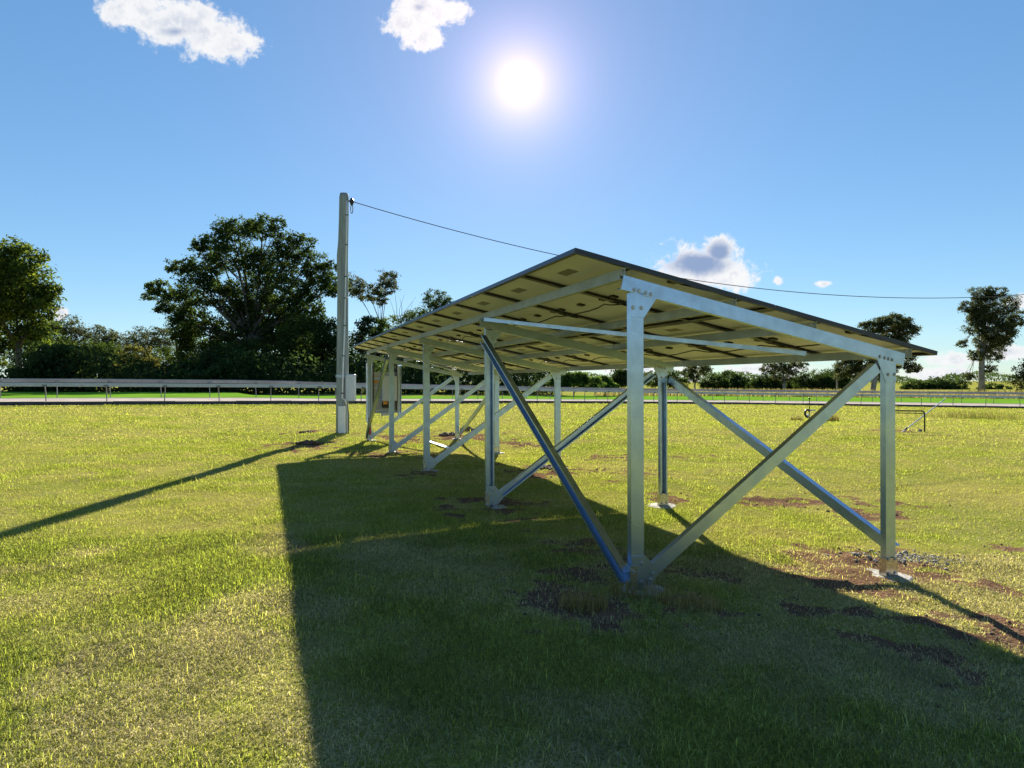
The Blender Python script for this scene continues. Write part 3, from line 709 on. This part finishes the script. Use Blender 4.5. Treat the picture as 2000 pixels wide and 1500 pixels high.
def tree(name, label, cat_, D, lobes, base, kind='dark', leaf=.30, count=9000, trunk_r=None, fork=.45, bark=BARK, group=None, dens=1., gold=0, flat=.8, limbs=True, seedv=None):
    """lobes: crown masses (picture x, y, rx, ry) at distance D; base: picture x of the trunk's foot"""
    sd = seedv if seedv is not None else int(abs(base*13 + D*7 + lobes[0][1])); r = np.random.default_rng(sd); rr = random.Random(sd)
    s = D/F; foot = at(base, 760, D); foot.z = G(foot.x, foot.y) - .1
    root = thing(name, label, cat_, group, foot)
    cs = []
    for (x, y, rx, ry) in lobes:
        dy = rr.uniform(-.5, .5)*min(rx, 60)*s
        cs.append((at(x, y, D) + Vector((0, dy, 0)), rx*s, ry*s))
    vol = np.array([a*b for _, a, b in cs]); share = vol/vol.sum()
    Vs = []; Ns = []; Tn = []
    for (c, rx, ry), sh in zip(cs, share):
        n = int(count*1.5*sh); per = 26; ncl = max(4, n//per)
        dirs = r.normal(size=(ncl, 3)); dirs /= np.linalg.norm(dirs, axis=1)[:, None]
        rad = r.uniform(.25, 1.02, size=ncl)**.45
        cl = dirs*rad[:, None]*np.array([rx, (rx+ry)*.5*flat, ry])
        # uneven outline
        cl *= (1 + .22*np.sin(dirs[:, :1]*5+sd) * np.sin(dirs[:, 2:]*6+2*sd))
        up_ = dirs[:, 2]
        cr = np.minimum(rx, ry)*.15*r.uniform(.5, 1.6, ncl) + leaf*.55
        shade = r.uniform(.65, 1.3, ncl)
        pts_ = np.repeat(cl, per, 0) + r.normal(size=(ncl*per, 3))*np.repeat(cr, per)[:, None]*np.array([.62, .62, .42])
        Vs.append(pts_ + np.array(c)); 
        hue = np.repeat(shade, per)*r.uniform(.8, 1.2, ncl*per)
        gg = np.repeat(r.random(ncl)**1.5, per)*gold; tn = np.stack([hue*(1+gg*1.5), hue*(1+gg*1.05), hue*.9], 1); Tn.append(tn)
    Pp = np.concatenate(Vs); tn = np.concatenate(Tn); n = len(Pp)
    nrm = r.normal(size=(n, 3)) + np.array([0, 0, .8]); nrm /= np.linalg.norm(nrm, axis=1)[:, None]
    a = np.cross(nrm, r.normal(size=(n, 3))); a /= np.linalg.norm(a, axis=1)[:, None]; b = np.cross(nrm, a)
    sz = leaf*r.uniform(.55, 1.25, n)[:, None]; wd = sz*r.uniform(.38, .6, n)[:, None]
    V = np.stack([Pp-a*sz*.6, Pp+b*wd*.5, Pp+a*sz*.6, Pp-b*wd*.5], 1).reshape(-1, 3)
    Fq = np.arange(4*n).reshape(n, 4)
    o = link('crown', fast_mesh('crown', V, Fq, np.repeat(tn, 4, 0)), LEAF[kind]); o.parent = root; o.matrix_parent_inverse = Matrix.Translation(-foot)
    # trunk and limbs
    top = max(cs, key=lambda q: q[0].z)[0]; hgt = top.z - foot.z
    tr_ = trunk_r or max(.08, hgt*.022)
    mid = sum((c for c, _, _ in cs), Vector())/len(cs)
    fk = Vector((foot.x*.6+mid.x*.4, foot.y, foot.z + hgt*fork)); parts_ = []
    m1 = foot.lerp(fk, .5) + Vector((rr.uniform(-1, 1)*hgt*.02, 0, 0))
    parts_.append(tube([foot - EZ*.4, foot + EZ*.15*hgt*fork, m1, fk], [tr_*1.35, tr_*1.08, tr_*.95, tr_*.8], 9))
    if limbs:
        for c, rx, ry in cs:
            s0 = foot.lerp(fk, rr.uniform(.75, 1)); e = c + Vector((0, 0, -ry*.1)); q = s0.lerp(e, .5) + Vector((rr.uniform(-.12, .12)*rx, rr.uniform(-.2, .2)*rx, -abs(e.x-s0.x)*.12 + .05*hgt))
            rad = tr_*.5*(min(1, .35 + rx*ry/max(vol)*.6))
            lim = [s0, s0.lerp(q, .5) , q, q.lerp(e, .6), e]
            parts_.append(tube(lim, [rad*1.2, rad, rad*.8, rad*.55, rad*.3], 6))
            for k in range(6):
                st = lim[2].lerp(lim[4], rr.random()); dd = Vector((rr.gauss(0, 1), rr.gauss(0, .8), rr.gauss(.35, .7))).normalized()
                en = c + Vector((dd.x*rx*.85, dd.y*rx*.6, dd.z*ry*.85)); parts_.append(tube([st, st.lerp(en, .5)+Vector((0, 0, .08*ry)), en], [rad*.38, rad*.25, rad*.08], 5, False))
    o = link('trunk', mesh('trunk', *join(parts_)), bark); smooth(o); o.parent = root; o.matrix_parent_inverse = Matrix.Translation(-foot)
    return root

# ------------------------------------------------------------------ trees
tree('broadleaf_tree', 'large dense tree with golden lit crown at the left edge of the photo', 'tree', 88,
     [(0, 560, 70, 80), (50, 560, 55, 65), (85, 610, 34, 50), (30, 505, 50, 36), (-60, 560, 80, 80), (20, 640, 60, 45), (95, 580, 22, 30), (-10, 690, 30, 30), (70, 650, 30, 22)], 40, 'dark', 0.47, 20000, .42, .42, gold=1.3, group=None)  # gold paints warm sunlight into the tint of random leaf clumps
G1 = 'trees beyond the track on the left'
tree('gum_tree', 'airy gum crown just right of the large golden tree', 'tree', 135, [(125, 636, 36, 22), (142, 656, 30, 26), (105, 655, 30, 28), (130, 690, 40, 30)], 130, 'gum', 0.42, 4000, group=G1)
tree('gum_tree', 'airy rounded gum between the golden tree and the yellowish bush', 'tree', 139, [(185, 655, 42, 20), (208, 664, 34, 22), (165, 672, 36, 26), (222, 685, 28, 26), (190, 695, 50, 30)], 195, 'gum', 0.42, 5000, group=G1)
tree('dense_bush', 'dark brown-green bush under the golden tree, its top leaves bronze', 'bush', 114, [(80, 680, 42, 34), (60, 715, 50, 30), (100, 712, 36, 32)], 85, 'dark', 0.39, 7000, gold=.4, fork=.3, group=G1)
tree('dense_bush', 'dark rounded bush in the middle of the gap on the left', 'bush', 116, [(150, 700, 44, 34), (190, 700, 44, 36), (135, 728, 40, 22), (200, 730, 46, 20)], 165, 'dark', 0.39, 8000, gold=.25, fork=.3, group=G1)
tree('dense_bush', 'yellowish rounded bush standing alone at the left of the big tree', 'bush', 111, [(272, 700, 34, 26), (262, 718, 34, 28), (292, 722, 26, 24), (245, 735, 30, 18)], 270, 'gold', 0.36, 7000, fork=.3, group=G1)
tree('dense_bush', 'bronze leaved bush left of the yellowish rounded bush', 'bush', 119, [(225, 700, 26, 22), (222, 725, 28, 22)], 222, 'dark', 0.36, 3500, gold=.8, fork=.3, group=G1)
tree('gum_tree', 'pale flat-topped gum left of the dead snag', 'tree', 142, [(305, 657, 40, 18), (330, 662, 28, 20), (285, 667, 30, 20), (248, 665, 30, 18), (300, 690, 50, 26)], 305, 'gum', 0.39, 5500, group=G1)
tree('dense_bush', 'olive bush between the yellowish bush and the big tree', 'bush', 122, [(325, 705, 30, 26), (335, 730, 30, 20)], 328, 'dark', 0.36, 4000, gold=.6, fork=.3, group=G1)
# the big tree
tree('spreading_tree', 'huge spreading dark tree left of the power pole', 'tree', 105,
     [(455, 442, 49, 22), (520, 448, 42, 22), (415, 470, 34, 17), (572, 480, 40, 27), (600, 510, 32, 24), (385, 478, 18, 15), (350, 520, 30, 15), (395, 515, 40, 24), (460, 500, 50, 30), (530, 520, 52, 39),
      (310, 560, 29, 12), (295, 578, 20, 10), (340, 590, 39, 22), (400, 570, 49, 37), (470, 580, 55, 44), (560, 580, 47, 44), (620, 545, 29, 25), (640, 520, 25, 10), (650, 560, 29, 20), (315, 605, 22, 8), (380, 630, 42, 27), (450, 650, 59, 38), (540, 650, 50, 37), (600, 600, 38, 28), (430, 690, 60, 38), (520, 690, 60, 38), (590, 655, 44, 38), (352, 640, 30, 28), (500, 610, 60, 40)],
     505, 'dark', 0.44, 52000, .75, .35, gold=.15)
tree('creeper_covered_tree', 'dark creeper-covered stump below the big tree on its left', 'tree', 108, [(360, 680, 16, 34), (372, 660, 22, 26), (385, 700, 34, 40)], 362, 'dark', 0.36, 5000, fork=.5)
G2 = 'undergrowth below the big tree'
tree('dense_bush', 'lighter green leafy shrub below the big tree on its left', 'bush', 94, [(405, 718, 30, 18), (420, 704, 22, 14), (380, 735, 28, 12), (430, 728, 24, 16)], 405, 'light', 0.34, 4500, fork=.3, group=G2)
tree('dense_bush', 'broad black-green bush below the middle of the big tree', 'bush', 97, [(480, 705, 58, 40), (440, 735, 50, 20), (520, 725, 44, 30)], 480, 'dark', 0.36, 11000, fork=.3, group=G2)
tree('dense_bush', 'tall dark bush directly left of the power pole', 'bush', 95, [(600, 660, 52, 46), (640, 650, 30, 34), (570, 710, 50, 40), (630, 715, 48, 36), (655, 690, 28, 40)], 605, 'dark', 0.36, 16000, fork=.3, gold=.1, group=G2)
tree('dense_bush', 'dark bush right behind the foot of the power pole', 'bush', 99, [(700, 700, 40, 40), (690, 735, 46, 22), (720, 660, 34, 26), (735, 640, 36, 20)], 700, 'dark', 0.36, 9000, fork=.3, group=G2)
tree('slender_tree', 'slender tree with two leafy tufts right of the power pole', 'tree', 114, [(760, 545, 24, 18), (752, 562, 24, 16), (715, 570, 28, 18), (735, 580, 22, 12), (690, 555, 20, 22), (742, 590, 12, 8)], 752, 'gum', 0.34, 4200, .16, .62)
tree('scrubby_tree', 'twiggy bronze shrub rising behind the far corner of the panels', 'bush', 116, [(790, 620, 30, 14), (770, 640, 34, 20), (810, 625, 24, 18), (780, 665, 50, 24)], 785, 'dark', 0.31, 4500, fork=.4, gold=1.0)
tree('round_tree', 'small round crowned tree peeking over the solar panels', 'tree', 119, [(852, 582, 30, 18), (840, 605, 26, 22), (868, 600, 24, 22), (850, 640, 40, 40)], 852, 'dark', 0.34, 5500, fork=.4, gold=.2)
G3 = 'dark trees seen under the solar panels'
for k, (x, y, lb) in enumerate(((800, 715, 'black-green bush seen under the far end of the panels'), (905, 705, 'black-green bush seen between the far short posts'), (1010, 705, 'black-green bush seen under the middle of the panels'))):
    tree('dense_bush', lb, 'bush', 102+k*4, [(x-40, y, 60, 40), (x+30, y-10, 60, 46), (x, y+30, 80, 26)], x, 'dark', 0.36, 11000, fork=.3, group=G3)
tree('dense_bush', 'sunlit green bush to the right of the third short post', 'bush', 90, [(1115, 742, 26, 16), (1150, 748, 30, 14), (1095, 745, 24, 18), (1135, 735, 14, 8)], 1120, 'light', .3, 5500, fork=.3)
tree('dense_bush', 'lower pale green bush right of the sunlit green bush', 'bush', 95, [(1178, 748, 22, 13), (1190, 755, 18, 9)], 1180, 'light', .3, 2600, fork=.3)
GB = 'far trees beyond the track on the right'
tree('dark_tree', 'compact dark tree just left of the nearest tall post', 'tree', 130, [(1212, 735, 18, 18), (1225, 742, 20, 16), (1205, 750, 16, 10)], 1214, 'dark', .42, 3500, group=GB)
tree('dark_tree', 'low dark tree between the nearest tall post and second short post', 'tree', 150, [(1275, 742, 26, 14), (1305, 738, 22, 20), (1325, 748, 20, 12)], 1285, 'dark', .45, 3500, group=GB)
tree('gum_tree', 'slender pale-trunked gum right of the second short post', 'tree', 165, [(1360, 718, 24, 9), (1345, 728, 18, 10), (1378, 722, 14, 10), (1355, 738, 12, 8)], 1357, 'gum', .45, 2300, .22, .5, GUMBARK, group=GB)
far = [(1395, 748, 26, 16, 180), (1432, 742, 24, 18, 185), (1465, 750, 22, 12, 200), (1500, 745, 28, 14, 175), (1590, 742, 34, 20, 178), (1545, 748, 30, 14, 190), (1630, 738, 28, 20, 182)]
nm_ = ['small rounded tree right of the slender gum', 'taller rounded tree second right of the slender gum', 'low hazy tree left of the white-limbed gum', 'dark tree under the white-limbed gum', 'broad dark tree right of the white-limbed gum', 'low dark tree under the white-limbed gum on its right', 'dark tree in front of the distant utility pole']
for (x, y, rx, ry, D), lb in zip(far, nm_):
    tree('rounded_tree', lb, 'tree', D, [(x, y, rx, ry), (x+rx*.5, y+5, rx*.7, ry*.8), (x-rx*.5, y+6, rx*.7, ry*.7), (x, y+12, rx*1.1, ry*.6)], x, 'dark', .42, 6000, group=GB)
tree('gum_tree', 'white-limbed gum with open crown left of the cross brace', 'tree', 170, [(1520, 715, 28, 10), (1545, 720, 22, 12), (1500, 722, 18, 10), (1560, 712, 18, 8), (1532, 735, 26, 12)], 1532, 'gum', .45, 3600, .35, .45, GUMBARK, group=GB)
tree('gum_tree', 'big gum rising behind the low corner of the solar panels', 'tree', 140,
     [(1735, 632, 36, 17), (1700, 640, 24, 14), (1765, 645, 24, 15), (1740, 665, 37, 19), (1690, 690, 39, 22), (1755, 700, 34, 20), (1660, 720, 26, 19), (1720, 725, 39, 19), (1785, 720, 14, 10)], 1705, 'gum', .42, 22000, .5, .5, GUMBARK, group=GB)
tree('gum_tree', 'tallest gum standing alone at the right of the panels', 'tree', 160,
     [(1925, 592, 24, 14), (1905, 622, 20, 14), (1955, 622, 24, 16), (1925, 668, 26, 18), (1960, 665, 18, 14), (1968, 645, 20, 14), (1915, 575, 26, 14), (1940, 572, 21, 11), (1890, 600, 16, 13), (1925, 610, 34, 21), (1965, 595, 18, 18), (1985, 625, 16, 18), (1900, 640, 21, 16), (1940, 650, 32, 22), (1880, 672, 14, 7), (1945, 690, 29, 16), (1905, 695, 19, 11), (1930, 720, 16, 8), (1890, 735, 10, 8)], 1917, 'gum', .40, 24000, .62, .72, GUMBARK, group=GB)
tree('gum_tree', 'leafy tree cut off by the right edge of the photo', 'tree', 150, [(2010, 725, 32, 24), (1995, 745, 22, 18), (2030, 715, 40, 28)], 2010, 'gum', .42, 4500, group=GB)
hz = [(1790, 753, 26, 11, 'low hazy tree right of the nearest short post'), (1825, 750, 26, 14, 'rounded hazy tree left of the tallest gum'), (1865, 751, 24, 13, 'hazy tree touching the foot of the tallest gum on its left'), (1945, 757, 28, 8, 'low blue-grey tree right of the tallest gum')]
for x, y, rx, ry, lb in hz:
    tree('distant_tree', lb, 'tree', 230, [(x, y, rx, ry), (x-rx*.6, y+4, rx*.6, ry*.7), (x+rx*.6, y+3, rx*.7, ry*.8), (x, y+10, rx*1.2, ry*.6)], x, 'dark', .6, 2400, limbs=False, group=GB)
# the far belt of woodland behind everything, one mass
cl = []; tn = []
for k in range(5200):
    px = random.uniform(-500, 2500); D = random.uniform(480, 640); hh_ = (2 + 9*vnoise(np.array([px]), np.array([0.]), 60, 3)[0])
    p = at(px, 750, D); p.z = G(p.x, p.y); 
    for q in range(7):
        cl.append((p.x+random.gauss(0, 2.4), p.y+random.gauss(0, 2.4), p.z + hh_*math.sqrt(random.random())))
cl = np.array(cl); n = len(cl); r_ = np.random.default_rng(4)
nrm = r_.normal(size=(n, 3)); nrm /= np.linalg.norm(nrm, axis=1)[:, None]; aa = np.cross(nrm, r_.normal(size=(n, 3))); aa /= np.linalg.norm(aa, axis=1)[:, None]; bb = np.cross(nrm, aa); sz = r_.uniform(.5, 1.1, n)[:, None]
V = np.stack([cl-aa*sz, cl+bb*sz*.5, cl+aa*sz, cl-bb*sz*.5], 1).reshape(-1, 3)
tag(link('far_woodland', fast_mesh('far_woodland', V, np.arange(4*n).reshape(n, 4), np.repeat(np.repeat(r_.uniform(.6, 1.3, n)[:, None], 3, 1), 4, 0)), LEAF['dark']), 'far belt of woodland along the horizon', 'woodland', kind='stuff')
cl = []; tn = []
for k in range(13000):
    i = random.uniform(0, len(fine)-1.001); a = fine[int(i)].lerp(fine[int(i)+1], i % 1); q = fine[int(i)+1]-fine[int(i)]; nn_ = Vector((-q.y, q.x, 0)).normalized()
    p = a + nn_*random.uniform(35, 46); px = topx(p)[0]
    if px > 1085: continue
    hh_ = 1.6 + 4.6*vnoise(np.array([p.x]), np.array([p.y]), 4.5, 8)[0]; gz_ = G(p.x, p.y)
    for q in range(6): cl.append((p.x+random.gauss(0, .35), p.y+random.gauss(0, .35), gz_ + hh_*random.random()))
cl = np.array(cl); n = len(cl)
nrm = r_.normal(size=(n, 3)); nrm /= np.linalg.norm(nrm, axis=1)[:, None]; aa = np.cross(nrm, r_.normal(size=(n, 3))); aa /= np.linalg.norm(aa, axis=1)[:, None]; bb = np.cross(nrm, aa); sz = r_.uniform(.14, .32, n)[:, None]
V = np.stack([cl-aa*sz, cl+bb*sz*.5, cl+aa*sz, cl-bb*sz*.5], 1).reshape(-1, 3)
tag(link('undergrowth', fast_mesh('undergrowth', V, np.arange(4*n).reshape(n, 4), np.repeat(np.repeat(r_.uniform(.5, 1.3, n)[:, None], 3, 1), 4, 0)), LEAF['dark']), 'low dark undergrowth below the trees beyond the turf', 'undergrowth', kind='stuff')
# dead snag
sg = at(347, 760, 112); sg.z = G(sg.x, sg.y)
SN = thing('dead_tree', 'bare dead snag with thin twigs left of the big tree', 'tree', loc=sg)
parts_ = [tube([sg - EZ*.3, at(349, 700, 112), at(343, 665, 112), at(333, 640, 112)], [.3, .25, .18, .07], 8)]
for a, b in (((343, 668), (352, 628)), ((346, 680), (362, 650)), ((340, 655), (345, 622)), ((350, 640), (358, 622)), ((352, 660), (368, 640)), ((335, 643), (326, 632)), ((344, 660), (338, 630)), ((356, 655), (357, 630))):
    p, q = at(*a, 112), at(*b, 112+random.uniform(-.6, .6)); parts_.append(tube([p, p.lerp(q, .5)+Vector((random.uniform(-.1, .1), 0, 0)), q], [.05, .035, .012], 5))
part('trunk', mesh('trunk', *join(parts_)), BARK, SN)
tw = []
for a, b in (((775, 600), (770, 565)), ((780, 605), (790, 575)), ((790, 610), (812, 580)), ((770, 610), (762, 585)), ((800, 612), (806, 590)), ((785, 600), (781, 582))):
    p, q = at(*a, 114), at(*b, 114); tw.append(tube([p - EZ*1.2, p, q], [.05, .035, .012], 5))
tws = at(785, 760, 114); tws.z = G(tws.x, tws.y)
DT = thing('dead_tree', 'bare twiggy dead sapling rising behind the far corner of the panels', 'tree', loc=tws)
tw.append(tube([tws, at(784, 650, 114), at(782, 615, 114)], [.12, .09, .06], 6)); part('trunk', mesh('trunk', *join(tw)), BARK, DT)

# ------------------------------------------------------------------ long dry grass beyond the track and weeds on the lawn
def tuft(name, label, P_, lmin, lmax, wid, matl, cols, kind='stuff', cat_='grass'):
    P_ = np.asarray(P_); n = len(P_); r = np.random.default_rng(n)
    c = np.array(cols)[r.integers(0, len(cols), n)]*r.uniform(.7, 1.25, n)[:, None]
    V, T, tt = blades(P_, r.uniform(lmin, lmax, n), wid*r.uniform(.6, 1.3, n), r.uniform(0, 6.28, n), r.uniform(.05, .6, n), 2, c)
    return tag(link(name, fast_mesh(name, V, T, tt), matl), label, cat_, kind=kind)
pts_ = []
for k in range(42000):
    i = random.uniform(0, len(fine)-1.001); d = random.uniform(31, 62) if random.random() < .6 else random.uniform(30, 40)
    a = fine[int(i)].lerp(fine[int(i)+1], i % 1); q = fine[int(i)+1]-fine[int(i)]; nn_ = Vector((-q.y, q.x, 0)).normalized(); p = a + nn_*d
    px = topx(p)[0]
    if px < 1160 or px > 2200: continue
    pts_.append((p.x, p.y, 0))
pts_ = np.array(pts_); pts_[:, 2] = gz(pts_[:, 0], pts_[:, 1])
tuft('long_dry_grass', 'strip of long straw coloured grass beyond the far rail', pts_, .7, 1.5, .10, DRY, [(1, 1, 1), (.8, .9, .6), (1.1, 1, .9), (.6, .7, .4)])
def patch(x0, x1, y0, y1, n):
    o = []
    a, b = ground_px(x0, y1), ground_px(x1, y0)
    for k in range(n):
        px = random.uniform(x0, x1); py = random.uniform(y0, y1)
        o.append((px, py))
    res = []
    c00, c10, c01, c11 = ground_px(x0, y0), ground_px(x1, y0), ground_px(x0, y1), ground_px(x1, y1)
    for px, py in o:
        u = (px-x0)/(x1-x0); v = (py-y0)/(y1-y0)
        p = c00.lerp(c10, u).lerp(c01.lerp(c11, u), v); res.append((p.x, p.y, G(p.x, p.y)))
    return res
wp = []
for cx_, cy_, sx_, n_ in ((1840, 815, 22, 500), (1882, 816, 16, 900), (1930, 818, 34, 600), (1990, 820, 30, 600)):
    c = ground_px(cx_, cy_); q = ground_px(cx_+sx_, cy_)
    for k in range(n_):
        x = c.x + random.gauss(0, q.x-c.x); y = c.y + random.gauss(0, .9)
        if fbm(np.array([x]), np.array([y]), .8, 61, 3)[0] > .42: wp.append((x, y, G(x, y)))
tuft('weed_patch', 'long seeding weeds on the lawn by the right edge of the photo', wp, .08, .52, .013, DRY, [(.7, .8, .45), (.5, .7, .3), (.4, .55, .25), (.9, .9, .7)], cat_='weeds')
def ring(px, py, r, n):
    c = ground_px(px, py); o = []
    for k in range(n):
        a = random.uniform(0, 6.28); q = r*math.sqrt(random.random()); o.append((c.x+q*math.cos(a), c.y+q*math.sin(a)*.7, 0))
    o = np.array(o); o[:, 2] = zmesh(o[:, 0], o[:, 1]); return o
for px, py, r, n, lb in ((1140, 1190, .16, 420, 'pale dead grass tuft on bare soil left of the nearest tall post'), (1345, 1185, .22, 420, 'straw coloured dead grass right of the nearest tall post'), (1240, 1165, .2, 300, 'dry grass clinging round the foot of the nearest tall post')):
    tuft('dead_grass_tuft', lb, ring(px, py, r, n), .04, .13, .004, DRY, [(1.1, 1.05, 1), (.9, .8, .7), (.7, .65, .45)], None, 'grass tuft')['group'] = 'dead grass tufts at the nearest tall post'
for px, py, r, n, hmax, lb in ((1618, 822, .45, 420, .42, 'dead brown weed clump right of the water tap'), (1556, 821, .28, 220, .2, 'low green weed clump left of the water tap')):
    tuft('weed_clump', lb, ring(px, py, r, n), .05, hmax, .014, DRY, [(.6, .55, .4), (.5, .65, .25), (.8, .7, .6)], None, 'weeds')['group'] = 'weed clumps by the tap'
# ------------------------------------------------------------------ the lawn itself
_f4 = fine[::3]; _kx = np.array([p.x for p in _f4]); _ky = np.array([p.y for p in _f4])
_qx = np.gradient(_kx); _qy = np.gradient(_ky)
def kerb_side(a, b):                                  # True on the near side of the kerb
    o = np.zeros(len(a), bool)
    for k in range(0, len(a), 4000):
        x, y = a[k:k+4000], b[k:k+4000]; i = np.argmin((_kx[None]-x[:, None])**2 + (_ky[None]-y[:, None])**2, 1)
        o[k:k+4000] = (-_qy[i]*(x-_kx[i]) + _qx[i]*(y-_ky[i]))/np.hypot(_qx[i], _qy[i]) < -.05
    return o
r_ = np.random.default_rng(21); VV = []; TT = []; CC = []; off = 0
def lawn(y0, y1, dens, l0, l1, w, segs, lo=.45, xm=1.0):
    global off
    xa = .80*y1*xm; n = int((y1-y0)*2*xa*dens); x = r_.uniform(-xa, xa, n); y = r_.uniform(y0, y1, n)
    k = np.abs(x) < .80*y + .5; x = x[k]; y = y[k]
    d = dirt(x, y) if y0 < 45 else 0*x; gn = fbm(x, y, .9, 21, 4)
    if y0 > 25: trackside = kerb_side(x, y)
    else: trackside = np.ones(len(x), bool)
    keep = trackside & (r_.random(len(x)) > np.clip(d*1.2 - .10, 0, .90)) & (r_.random(len(x)) < np.clip(.45 + gn*1.1, 0, 1)); x = x[keep]; y = y[keep]; d = d[keep]; gn = gn[keep]
    n = len(x); big = fbm(x, y, 3.2, 31, 4); small = fbm(x, y, .5, 41, 3)
    gf = np.clip((big-.5)*2.2 + (small-.5)*3.0 + .46 - d*.8 + r_.normal(size=n)*.28, 0, 1)[:, None]
    straw = np.array([.56, .48, .31]); grn = np.array([.215, .255, .10]); yel = np.array([.48, .46, .10])
    c = straw*(1-gf) + (grn*(1-.45*r_.random((n, 1))) + yel*.6*r_.random((n, 1)))*gf
    c = c*r_.uniform(lo, 1.7-lo, (n, 1))*(.75+.5*fbm(x, y, .35, 77, 3))[:, None]
    ln = r_.uniform(l0, l1, n)*(.65+.7*gn) * (1 + 1.2*(r_.random(n) < .03))
    lean = np.where(gf[:, 0] > .45, r_.uniform(.35, 1.45, n), r_.uniform(.9, 1.56, n))
    P_ = np.stack([x, y, zmesh(x, y)-.004], 1)
    V, T, tt = blades(P_, ln, w*r_.uniform(.6, 1.35, n), r_.uniform(0, 6.28, n), lean, segs, c)
    VV.append(V); TT.append(T+off); CC.append(tt); off += len(V)
lawn(1.9, 4.0, 18000, .016, .046, .0034, 2)
lawn(4.0, 6.5, 9500, .017, .046, .0046, 2)
lawn(6.5, 10, 5000, .022, .050, .0068, 1, .55)
lawn(10, 16, 2100, .024, .052, .0110, 1, .6)
lawn(16, 26, 700, .030, .06, .021, 1, .6)
lawn(26, 42, 230, .035, .065, .038, 1, .65)
lawn(42, 68, 60, .04, .08, .08, 1, .7)
gr = link('grass', fast_mesh('grass', np.concatenate(VV), np.concatenate(TT), np.concatenate(CC)), GRASSM)
tag(gr, 'mown lawn grass, part green and part straw coloured', 'grass', kind='stuff')
print('grass tris', sum(len(t) for t in TT))
